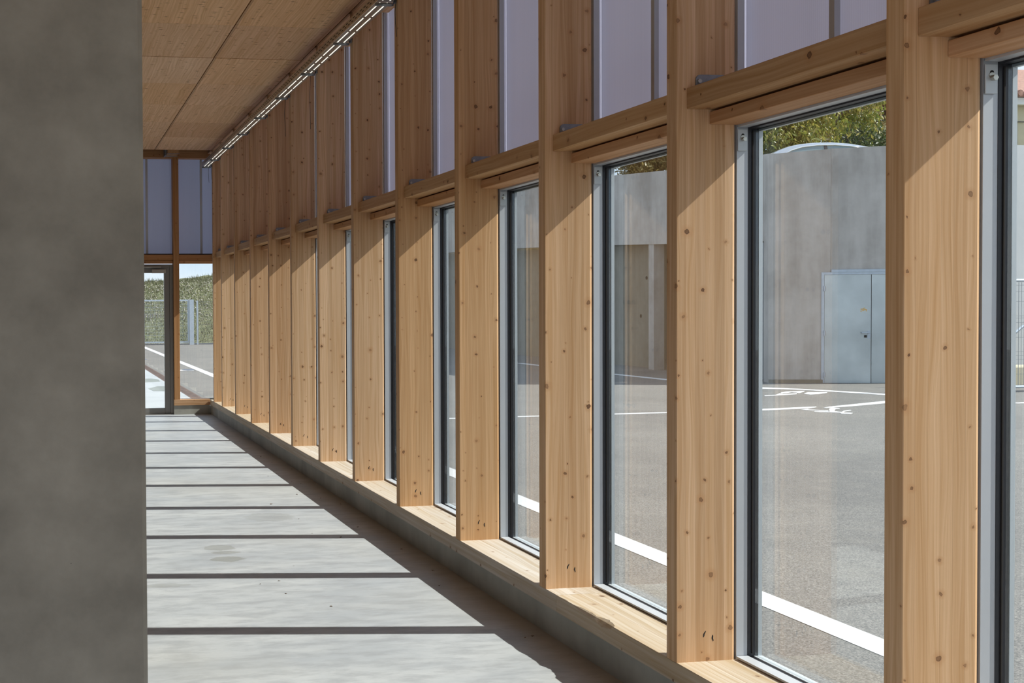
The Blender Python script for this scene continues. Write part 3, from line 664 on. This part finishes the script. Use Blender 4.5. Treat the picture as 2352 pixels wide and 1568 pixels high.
flat([(13.60, 21.4), (13.79, 21.08), (14.08, 20.75), (14.34, 20.28), (14.61, 19.7), (14.88, 19.02), (15.01, 18.76), (14.78, 18.46), (14.66, 18.73), (14.41, 19.43), (14.18, 20.05), (13.9, 20.48), (13.54, 20.7), (13.42, 21.3)], 'painted_line', 'curving white line in front of the metal double door')
fig = empty('walking_figure_marking', (11.8, 16.1, GZ), 'white painted walking figure on the asphalt between two tapering lines', 'road marking')
for p in ([(11.42, 16.44), (11.61, 16.54), (11.57, 16.47), (11.75, 16.22), (11.66, 16.1), (11.54, 16.31)],
          [(11.99, 16.55), (12.08, 16.63), (12.17, 16.56), (12.1, 16.47), (12.0, 16.43), (11.75, 16.11), (11.76, 15.96), (11.94, 16.15), (12.13, 16.26), (12.08, 16.17), (11.86, 16.03), (11.73, 15.87), (11.82, 15.79), (11.7, 15.67), (11.58, 15.72), (11.66, 15.86), (11.56, 15.96), (11.64, 16.10)],
          [(11.41, 16.12), (11.48, 16.18), (11.64, 16.07), (11.55, 15.95), (11.45, 16.02)]):
    bm = bmesh.new(); prism(bm, p, 2, GZ + 0.0005, GZ + 0.004); link('painted_shape', bm, 'paint', fig, (11.8, 16.1, GZ))
fig2 = empty('looped_marking', (13.5, 19.5, GZ), 'white painted looped pictogram on the asphalt before the curving line', 'road marking')
for p in ([(13.29, 19.73), (13.56, 19.95), (13.98, 20.02), (13.87, 19.87), (13.52, 19.52), (13.56, 19.66), (13.54, 19.78), (13.31, 19.58), (13.22, 19.58)],
          [(13.60, 19.47), (13.80, 19.67), (14.16, 19.61), (14.03, 19.46), (13.73, 19.25), (13.50, 19.18), (13.50, 19.34)],
          [(12.62, 19.2), (12.89, 19.27), (13.18, 19.59), (13.19, 19.52), (13.09, 19.38), (13.48, 19.52), (13.33, 19.32), (12.79, 19.13), (12.53, 19.06)]):
    bm = bmesh.new(); prism(bm, p, 2, GZ + 0.0005, GZ + 0.004); link('painted_shape', bm, 'paint', fig2, (13.5, 19.5, GZ))
flat(ellipse(3.60, 31.0, 0.16, 0.30), 'manhole_cover', 'dark steel manhole cover in the white band outside', 'manh', 'manhole cover', None, GZ + 0.004, 0.006)
flat(ellipse(2.85, 38.0, 0.22, 0.5), 'manhole_cover', 'small far manhole cover seen through the glazed door', 'manh', 'manhole cover', None, GZ, 0.006)
MT['wet'] = plain('damp_concrete', (0.20, 0.205, 0.17), 0.35, var=0.15, vs=3)
flat([(1.9, 27.2), (2.3, 27.35), (2.44, 26.9), (2.40, 26.2), (2.0, 25.9), (1.8, 26.4)], 'puddle', 'greenish damp stain on the apron farther from the door', 'wet', 'puddle', None, GZ + 0.003, 0.003)
flat([(1.95, 23.9), (2.2, 24.6), (2.45, 24.5), (2.49, 23.6), (2.3, 23.1), (2.0, 23.2)], 'puddle', 'greenish damp stain on the apron closest to the door', 'wet', 'puddle', None, GZ + 0.003, 0.003)

# ------------------------------------------------------------------ retaining wall with recess
rw = empty('retaining_wall', (15, 22.3, 0), 'tall board-marked concrete retaining wall across the parking area', 'wall')
def wall_quad(name, x0, x1, stations, mat='wallc'):
    """stations: (y, zbottom, ztop) along y"""
    bm = bmesh.new(); prev = None
    for y, a, b in stations:
        cur = [bm.verts.new(p) for p in ((x0, y, a), (x1, y, a), (x1, y, b), (x0, y, b))]
        if prev:
            for k in range(4): bm.faces.new((prev[k], prev[(k + 1) % 4], cur[(k + 1) % 4], cur[k]))
        else: bm.faces.new(cur)
        prev = cur
    bm.faces.new(prev[::-1]); return link(name, bm, mat, rw, (x0, stations[0][0], 0))
wall_quad('lintel_wall', 15.0, 15.35, [(22.62, 2.92, 4.76), (26.86, 3.09, 4.90), (29.58, 3.21, 5.08), (35.9, 3.46, 5.34), (45, 3.7, 5.6)])
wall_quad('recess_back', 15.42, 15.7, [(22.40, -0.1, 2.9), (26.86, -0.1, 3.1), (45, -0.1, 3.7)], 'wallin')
bm = bmesh.new(); box(bm, 15.02, 15.30, 27.50, 27.76, GZ, 3.16); link('pilaster', bm, 'wallc', rw, (15.02, 27.5, GZ))
for k in range(14): bx('grille_slat', (15.06, 15.10, 22.66 + k * 0.10, 22.70 + k * 0.10, GZ + 0.02, 2.90), 'galv', rw)
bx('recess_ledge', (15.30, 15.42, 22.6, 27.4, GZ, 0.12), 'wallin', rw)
for (y, z) in ((28.6, 2.3), (28.9, 1.3), (28.4, 0.6), (31.6, 2.5), (33, 1.8), (26.9, 2.0), (27.1, 0.9), (24.9, 1.4)):
    bm = bmesh.new(); cyl(bm, (15.418, y, z), (1, 0, 0), 0.05, 0.004, 12); link('tie_hole', bm, 'dark', rw, (15.41, y, z))
DW = Vector((0.951, -0.309, 0)); DN = Vector((-0.309, -0.951, 0)); PC = Vector((14.75, 22.31, 0))
def onw(a, z, n=0.0): return PC + DW * a + DN * n + Vector((0, 0, z))
def wbox(name, a0, a1, z0, z1, n0, n1, mat, parent, bevel=0):
    bm = bmesh.new(); z1a, z1b = z1 if isinstance(z1, tuple) else (z1, z1)
    vs = [bm.verts.new(onw(a, z, n)) for a, zt in ((a0, z1a), (a1, z1b)) for n in (n0, n1) for z in (z0, zt)]
    for f in ((0, 1, 3, 2), (4, 6, 7, 5), (0, 4, 5, 1), (2, 3, 7, 6), (0, 2, 6, 4), (1, 5, 7, 3)): bm.faces.new([vs[i] for i in f])
    return link(name, bm, mat, parent, onw(a0, z0, n0), bevel)
wbox('pour_section', 0.0, 1.212, GZ, (4.70, 4.775), 0, -0.35, 'wallc', rw)
wbox('pour_section', 1.216, 1.217 + 1.9, 2.292, (4.78, 4.83), 0, -0.35, 'wallc', rw)
wbox('pour_section', 3.121, 3.6, GZ, (4.83, 4.81), 0, -0.35, 'wallc', rw)
PC2 = onw(3.6, 0)
bm = bmesh.new(); prism(bm, [(PC2.x, PC2.y), (30, PC2.y - 0.35), (30, PC2.y), (PC2.x + 0.1, PC2.y + 0.35)], 2, GZ, 4.80)
MT['wallp'] = concrete('pale_wall_concrete', (0.72, 0.72, 0.70), (0.60, 0.60, 0.585), 0.6, streak=(1.6, 1.6, 0.25), rough=0.8)  # lighter copy of the wall concrete, sunlit brightness put into the colour
link('pale_section', bm, 'wallp', rw, (PC2.x, PC2.y, 0))
wbox('kerb', 0.0, 1.05, GZ, 0.02, 0.0, 0.05, 'wallin', rw)
# double door
dd = empty('metal_double_door', onw(2.0, GZ, 0), 'galvanised steel double door set in the concrete retaining wall', 'door')
wbox('frame', 1.03, 1.085, -0.07, 2.235, 0.02, -0.05, 'galvl', dd); wbox('frame', 3.00, 3.055, -0.07, 2.235, 0.02, -0.05, 'galvl', dd)
wbox('frame', 1.0851, 2.9999, 2.185, 2.235, 0.02, -0.05, 'galvl', dd); wbox('head_strip', 1.22, 3.10, 2.236, 2.29, 0.025, -0.05, 'galvl', dd)
l1 = wbox('door_leaf', 1.092, 1.990, -0.08, 2.180, 0.012, -0.04, 'steeld', dd); wbox('door_leaf', 2.002, 2.995, -0.08, 2.180, 0.012, -0.04, 'steeld', dd)
wbox('leaf_gap', 1.9905, 2.0015, -0.08, 2.180, 0.006, -0.04, 'dark', dd)
hp = wbox('handle_plate', 1.92, 1.975, 0.86, 1.03, 0.020, 0.0125, 'galvl', l1, 0.003)
wbox('lever', 1.80, 1.965, 0.975, 1.0, 0.05, 0.03, 'galvl', l1, 0.003); wbox('keyhole', 1.86, 1.91, 0.885, 0.935, 0.018, 0.0125, 'dark', l1)
for (a, z, s) in ((1.82, 1.47, 0.03), (1.86, 1.49, 0.02), (1.84, 1.44, 0.02), (1.88, 1.46, 0.03), (1.80, 1.43, 0.012), (1.90, 1.435, 0.012)):
    wbox('orange_paint_mark', a - s, a + s, z - 0.008, z + 0.008, 0.0135, 0.0125, 'orange', l1)
for z in (0.12, 0.98, 1.90):
    wbox('hinge', 1.070, 1.092, z - 0.05, z + 0.05, 0.045, 0.0205, 'galvl', dd); wbox('hinge_pin', 1.0925, 1.100, z - 0.05, z + 0.05, 0.04, 0.0125, 'rust', dd)
# terrace behind the wall
TZR = 3.9
o = bx('upper_terrace', (15.72, 60, 22.75, 70, 0, TZR), 'soil', origin=(15, 22, 0)); props(o, 'raised ground behind the retaining wall', kind='structure')

# ------------------------------------------------------------------ car on the terrace
CARO = Vector((18.50, 26.56, 4.06)); cu = Vector((0.951, -0.309, 0)); cv = Vector((0.309, 0.951, 0))
car = empty('parked_car', CARO, 'silver car showing only its roof above the retaining wall', 'car')
def cp(a, b, z): return CARO + cu * a + cv * b + Vector((0, 0, z))
def roofz(a): return 1.47 - 0.035 * (a - 0.15) ** 2 - 0.028 * max(0, abs(a - 0.15) - 0.5) ** 2.2
bm = bmesh.new()
prof = [(-2.15, 0.35, 0.75), (-2.1, 0.35, 0.80), (-1.9, 0.35, 0.92), (-1.25, 0.35, 1.02), (-1.0, 0.35, 1.16), (-0.75, 0.35, 1.29), (-0.5, 0.35, 1.385), (-0.25, 0.35, 1.44), (0.1, 0.35, 1.47), (0.5, 0.35, 1.465), (0.9, 0.35, 1.42), (1.3, 0.35, 1.33), (1.7, 0.35, 1.18), (2.0, 0.35, 1.02), (2.1, 0.35, 0.85)]
prev = None
for a, zb, zt_ in prof:
    ring = []
    belt = min(0.95, zt_ - 0.03); inn = 0.0 if zt_ < 1.05 else 0.22 * (zt_ - 0.95) / 0.5
    sec = [(-0.88, zb), (-0.90, 0.6), (-0.88, belt), (-0.86 + inn, zt_ - 0.06), (-0.74 + inn, zt_ - 0.012), (-0.35, zt_ + 0.005), (0.35, zt_ + 0.005), (0.74 - inn, zt_ - 0.012), (0.86 - inn, zt_ - 0.06), (0.88, belt), (0.90, 0.6), (0.88, zb)]
    ring = [bm.verts.new(cp(a, b, z)) for b, z in sec]
    if prev:
        for k in range(12): bm.faces.new((prev[k], prev[(k + 1) % 12], ring[(k + 1) % 12], ring[k]))
    else: bm.faces.new(ring)
    prev = ring
bm.faces.new(prev[::-1]); link('body', bm, 'carp', car, CARO, smooth=True)
bm = bmesh.new()
gp = [(-0.72, 1.14), (-0.5, 1.25), (-0.25, 1.325), (0.1, 1.36), (0.5, 1.355), (0.85, 1.315), (1.15, 1.24)]
gi = lambda z: -0.875 + 0.22 * max(0, (z - 0.95)) / 0.5 * 0.93
lo = [bm.verts.new(cp(a, -0.892, 0.97)) for a, z in gp]; hi = [bm.verts.new(cp(a, gi(z) - 0.015, z)) for a, z in gp]
for i in range(len(gp) - 1): bm.faces.new((lo[i], lo[i + 1], hi[i + 1], hi[i]))
link('side_window', bm, 'carg', car, CARO)
bm = bmesh.new(); tube(bm, [cp(a, gi(z) - 0.022, z + 0.006) for a, z in gp], 0.017, 6); link('chrome_trim', bm, 'chrome', car, CARO, smooth=True)
bm = bmesh.new(); bar(bm, cp(0.28, -0.90, 0.97), cp(0.28, gi(1.35) - 0.02, 1.35), 0.07, 0.02); link('door_pillar', bm, 'gasket', car, CARO)
for a in (-1.35, 1.4):
    for b in (-0.82, 0.82):
        bm = bmesh.new(); cyl(bm, cp(a, b, 0.33), cv, 0.33, 0.2, 20); link('wheel', bm, 'tyre', car, CARO)

# ------------------------------------------------------------------ trees and shrubs
def tree(name, base, blobs, leaf, n, sz, label, trunk=None, droop=0.5, seed=1, cat='tree'):
    rr = random.Random(seed); t = empty(name, base, label, cat, 'trees and shrubs behind the retaining wall')
    bm = bmesh.new(); tr = trunk or 0.12
    top = Vector((sum(b[0] for b in blobs) / len(blobs), sum(b[1] for b in blobs) / len(blobs), min(b[2] for b in blobs)))
    tube(bm, [Vector(base), Vector(base).lerp(top, 0.5) + Vector((0.1, 0, 0)), top], [tr, tr * 0.8, tr * 0.6], 8)
    for b in blobs:
        c = Vector(b[:3])
        for k in range(3):
            d = Vector((rr.gauss(0, 1), rr.gauss(0, 1), abs(rr.gauss(0, 1)))).normalized() * b[3] * 0.85
            tube(bm, [top, c.lerp(top, 0.4), c + d * 0.4, c + d], [tr * 0.45, tr * 0.3, tr * 0.18, tr * 0.07], 5)
    link('trunk', bm, 'bark', t, base)
    verts, faces = [], []
    tot = sum(b[3] ** 2 for b in blobs)
    for b in blobs:
        c = Vector(b[:3])
        cl = [Vector((rr.gauss(0, 1), rr.gauss(0, 1), rr.gauss(0, 1))).normalized() * b[3] * rr.uniform(0.45, 0.98) for _ in range(26)]
        for _ in range(int(n * b[3] ** 2 / tot)):
            p = c + rr.choice(cl) + Vector((rr.gauss(0, 1), rr.gauss(0, 1), rr.gauss(0, 1))) * b[3] * 0.17
            d = Vector((rr.gauss(0, 0.6), rr.gauss(0, 0.6), -droop + rr.gauss(0, 0.5))).normalized()
            s = d.cross(Vector((rr.gauss(0, 1), rr.gauss(0, 1), rr.gauss(0, 1)))).normalized()
            L_ = sz * rr.uniform(0.7, 1.3); W_ = L_ * 0.17; k = len(verts)
            verts += [p, p + d * L_ * 0.5 + s * W_, p + d * L_, p + d * L_ * 0.5 - s * W_]; faces.append((k, k + 1, k + 2, k + 3))
    me = bpy.data.meshes.new('foliage'); me.from_pydata([v - Vector(base) for v in verts], [], faces); me.materials.append(MT[leaf])
    o = bpy.data.objects.new('foliage', me); col.objects.link(o); o.parent = t; o['kind'] = 'stuff'
tree('leafy_tree', (20.6, 31.2, TZR), [(20.3, 30.6, 6.3, 1.15), (21.3, 30.7, 6.7, 1.2), (20.6, 31.4, 7.6, 1.2), (22.0, 31.6, 7.5, 1.1), (21.0, 31.0, 5.6, 1.0), (23.2, 31.0, 7.45, 0.9)], 'leafa', 26000, 0.15, 'yellow-green willow-leaved tree behind the car roof', seed=3, droop=0.9)
tree('dense_tree', (25.6, 34.2, TZR), [(25.3, 34.0, 6.65, 1.05), (26.2, 34.3, 6.85, 1.0), (26.8, 33.9, 6.1, 1.0), (25.1, 34.0, 5.75, 0.9), (24.3, 34.2, 5.9, 0.9)], 'leafb', 10000, 0.13, 'dark dense evergreen tree right of the yellow-green one', seed=5, droop=0.1)
tree('far_tree', (29.4, 38.5, TZR), [(29.2, 38.4, 7.5, 1.35), (28.3, 38.4, 6.6, 1.25), (30.5, 38, 6.7, 1.1)], 'leafc', 6000, 0.17, 'dry golden tree behind the evergreen', seed=11, droop=0.3)
tree('dry_shrub', (16.9, 30.6, TZR), [(16.3, 30.9, 5.5, 0.6), (16.8, 30.8, 5.7, 0.65), (17.4, 30.7, 5.9, 0.65), (16.7, 31.2, 6.2, 0.6), (16.2, 31.2, 5.9, 0.5)], 'leafc', 15000, 0.13, 'dry golden shrub above the wall over the recess pilaster', trunk=0.05, seed=8, droop=-0.3, cat='shrub')
tree('low_shrub', (17.3, 28.7, TZR), [(16.9, 28.7, 5.1, 0.5), (17.6, 28.7, 5.1, 0.5), (17.9, 28.75, 5.85, 0.45), (17.2, 28.8, 5.95, 0.45)], 'leafb', 4500, 0.14, 'low dark green shrub left of the car roof', trunk=0.06, seed=9, droop=0.1, cat='shrub')
tree('far_shrub', (16.1, 36.8, TZR), [(15.9, 36.6, 5.8, 0.7), (16.4, 37.0, 6.0, 0.7), (15.8, 39.0, 5.9, 0.9)], 'leafa', 4000, 0.16, 'small green shrub peeping over the far part of the wall', trunk=0.05, seed=10, droop=0.1, cat='shrub')

# ------------------------------------------------------------------ house at the right edge
hs = empty('cream_house', (34, 37, 3), 'cream rendered house with clay tile roof beyond the wall', 'house')
bx('house_wall', (33.0, 44, 37.2, 46, TZR, 8.70), 'house', hs); bx('fascia', (32.6, 44.3, 36.8, 37.0, 8.62, 8.86), 'white', hs)
bm = bmesh.new(); prism(bm, [(36.7, 8.87), (36.7, 8.97), (41.5, 10.9), (46.5, 9.0), (46.5, 8.87), (41.5, 10.75)], 0, 32.5, 44.4); rf_ = link('roof', bm, 'tile', hs, (33, 37, 8.9))
bm = bmesh.new()
for k in range(26): cyl(bm, (32.7 + k * 0.4, 36.72, 8.99), (0, 1, 0), 0.11, 0.3, 8)
link('roof_tiles', bm, 'tile', rf_, (33, 37, 9))
bm = bmesh.new(); tube(bm, [(34.6, 37.14, 8.06), (34.30, 37.14, 8.06), (34.28, 37.14, 7.95), (34.28, 37.14, 4.0)], 0.02, 6); link('cable_run', bm, 'cable', hs, (34, 37, 7))

# ------------------------------------------------------------------ mesh fences
def mesh_panel(bm, p0, p1, z0, z1, dx, zs, r):
    p0 = Vector(p0); p1 = Vector(p1); L_ = (p1 - p0).length; n = int(L_ / dx)
    for k in range(n + 1):
        q = p0.lerp(p1, k / n); bar(bm, (q.x, q.y, z0), (q.x, q.y, z1), r)
    for z in zs: bar(bm, (p0.x, p0.y, z), (p1.x, p1.y, z), r)
fr_ = empty('mesh_fence', (17.4, 18.8, GZ), 'galvanised mesh fence panel in front of the pale wall at the right edge', 'fence')
bm = bmesh.new(); mesh_panel(bm, (16.9, 18.8, 0), (20.4, 18.7, 0), 0.06, 1.95, 0.055, [0.08, 0.28, 0.55, 0.62, 0.69, 0.95, 1.22, 1.30, 1.34, 1.60, 1.78, 1.9], 0.006); link('wire_mesh', bm, 'galv', fr_, (16.9, 18.8, 0))
bm = bmesh.new(); tube(bm, [(16.85, 18.8, 1.985), (20.4, 18.7, 1.985)], 0.028, 8); link('top_rail', bm, 'galvl', fr_, (16.9, 18.8, 1.98))
bm = bmesh.new(); tube(bm, [(16.85, 18.8, 0.05), (20.4, 18.7, 0.05)], 0.025, 8); link('bottom_rail', bm, 'galvl', fr_, (16.9, 18.8, 0.05))
for x in (16.85, 20.4):
    bm = bmesh.new(); tube(bm, [(x, 18.8 if x < 18 else 18.7, GZ), (x, 18.8 if x < 18 else 18.7, 2.02)], 0.03, 8); link('post', bm, 'galvl', fr_, (x, 18.8, GZ))
bm = bmesh.new(); tube(bm, [(17.0, 20.2, 1.0), (18.6, 20.15, 1.0), (18.75, 20.14, 1.12), (20.2, 20.1, 1.14)], 0.03, 8); tube(bm, [(18.3, 20.16, 1.0), (18.3, 20.16, GZ)], 0.025, 8)
o = link('hand_rail', bm, 'galvl', None, (18, 20.2, GZ), smooth=True); props(o, 'galvanised hand rail behind the mesh fence at the right edge', 'railing')
o = bx('concrete_block', (18.6, 19.6, 20.2, 20.8, GZ, 0.33), 'house', None, 0.02); props(o, 'low yellowish block behind the mesh fence', 'block')

# end view: gate, fence, bank
FY = 52.7
gt = empty('mesh_gate', (5.2, FY, GZ), 'galvanised mesh gate seen through the end window and door', 'gate')
bm = bmesh.new(); mesh_panel(bm, (1.0, FY, 0), (6.16, FY, 0), 0.10, 1.93, 0.055, [0.1 + 0.14 * k for k in range(13)], 0.0065); link('wire_mesh', bm, 'galvl', gt, (1, FY, 0))
for z in (0.07, 1.955): bx('frame_rail', (0.9, 6.16, FY - 0.03, FY + 0.03, z - 0.035, z + 0.035), 'galvl', gt)
for x in (0.9, 6.10): bx('frame_stile', (x, x + 0.07, FY - 0.03, FY + 0.03, 0.105, 1.92), 'galvl', gt)
bx('gate_post', (6.19, 6.39, FY - 0.08, FY + 0.10, GZ, 1.99), 'galvl', gt)
for z0, z1 in ((-0.045, 0.033), (1.16, 1.36)):
    for k in range(22):
        bx('tooth', (2.9 + k * 0.115, 2.935 + k * 0.115, FY - 0.05, FY - 0.032, z0 if z0 > 0 else GZ, z1), 'doorf', gt)
ff = empty('far_mesh_fence', (8, FY, GZ), 'galvanised mesh fence right of the gate post', 'fence')
bm = bmesh.new(); mesh_panel(bm, (6.45, FY, 0), (12.5, FY, 0), GZ, 1.90, 0.055, [0.1 + 0.15 * k for k in range(13)], 0.006); link('wire_mesh', bm, 'galv', ff, (6.4, FY, 0))
for x in (6.52, 9.0, 11.5): bx('post', (x, x + 0.07, FY - 0.04, FY + 0.04, GZ, 1.95), 'galvl', ff)
kb = bx('kerb_stones', (-10, 30, 53.0, 53.25, -0.2, 0.0), 'apron'); props(kb, 'pale kerb at the foot of the grassy bank', kind='structure')
def bankh(x, y):
    t = max(0.0, min(1.0, (y - 53.2) / 11.0)); s = t * t * (3 - 2 * t)
    crest = 2.86 + 0.115 * (x - 5.0)
    return -0.02 + (crest + 0.05) * (0.55 * t + 0.45 * s) + 0.10 * math.sin(x * 1.3 + y) * t + 0.06 * math.sin(x * 3.1 - y * 2.2) * t + R.uniform(-0.035, 0.035)
bm = bmesh.new(); grid = []
for j in range(60):
    row = []
    for i in range(110):
        x = -12 + i * 0.32; y = 53.2 + j * 0.28; row.append(bm.verts.new((x, y, bankh(x, y))))
    grid.append(row)
for j in range(59):
    for i in range(109): bm.faces.new((grid[j][i], grid[j][i + 1], grid[j + 1][i + 1], grid[j + 1][i]))
bk = link('grassy_bank', bm, 'bank', None, (5, 53.2, 0)); props(bk, 'stony grass bank rising behind the gate', kind='structure')
verts, faces = [], []
for k in range(26000):
    x = R.uniform(2.6, 10.5); y = 53.3 + 11.5 * R.random() ** 0.8; z = bankh(x, y); h = R.uniform(0.03, 0.10) * (2.6 if y > 63.2 and R.random() < 0.3 else 1.0); a = R.uniform(-1, 1) * h * 0.5; wd = R.uniform(0.008, 0.02)
    q = len(verts); verts += [(x - wd, y, z - 0.02), (x + wd, y, z - 0.02), (x + a, y + R.uniform(-0.05, 0.05), z + h)]; faces.append((q, q + 1, q + 2))
me = bpy.data.meshes.new('grass_blades'); me.from_pydata(verts, [], faces); me.materials.append(MT['bank'])
o = bpy.data.objects.new('grass_blades', me); col.objects.link(o); o.parent = bk; o.location = -bk.location; o['kind'] = 'stuff'

verts, faces = [], []
for k in range(2200):
    x = R.uniform(2.6, 10.5); y = 56.5 + 7.5 * R.random() ** 0.8; z = bankh(x, y); a = R.uniform(0.012, 0.042); q = len(verts)
    verts += [(x - a, y, z - 0.02), (x + a, y, z), (x + a * 0.6, y - 0.03, z + a), (x - a * 0.5, y - 0.03, z + a * 1.1), (x, y - 0.06, z - 0.01)]
    faces += [(q, q + 1, q + 2, q + 3), (q, q + 4, q + 1), (q + 1, q + 4, q + 2), (q + 2, q + 4, q + 3), (q + 3, q + 4, q)]
me = bpy.data.meshes.new('pale_stones'); me.from_pydata(verts, [], faces); me.materials.append(MT['stone'])
o = bpy.data.objects.new('pale_stones', me); col.objects.link(o); o.parent = bk; o.location = -bk.location; o['kind'] = 'stuff'
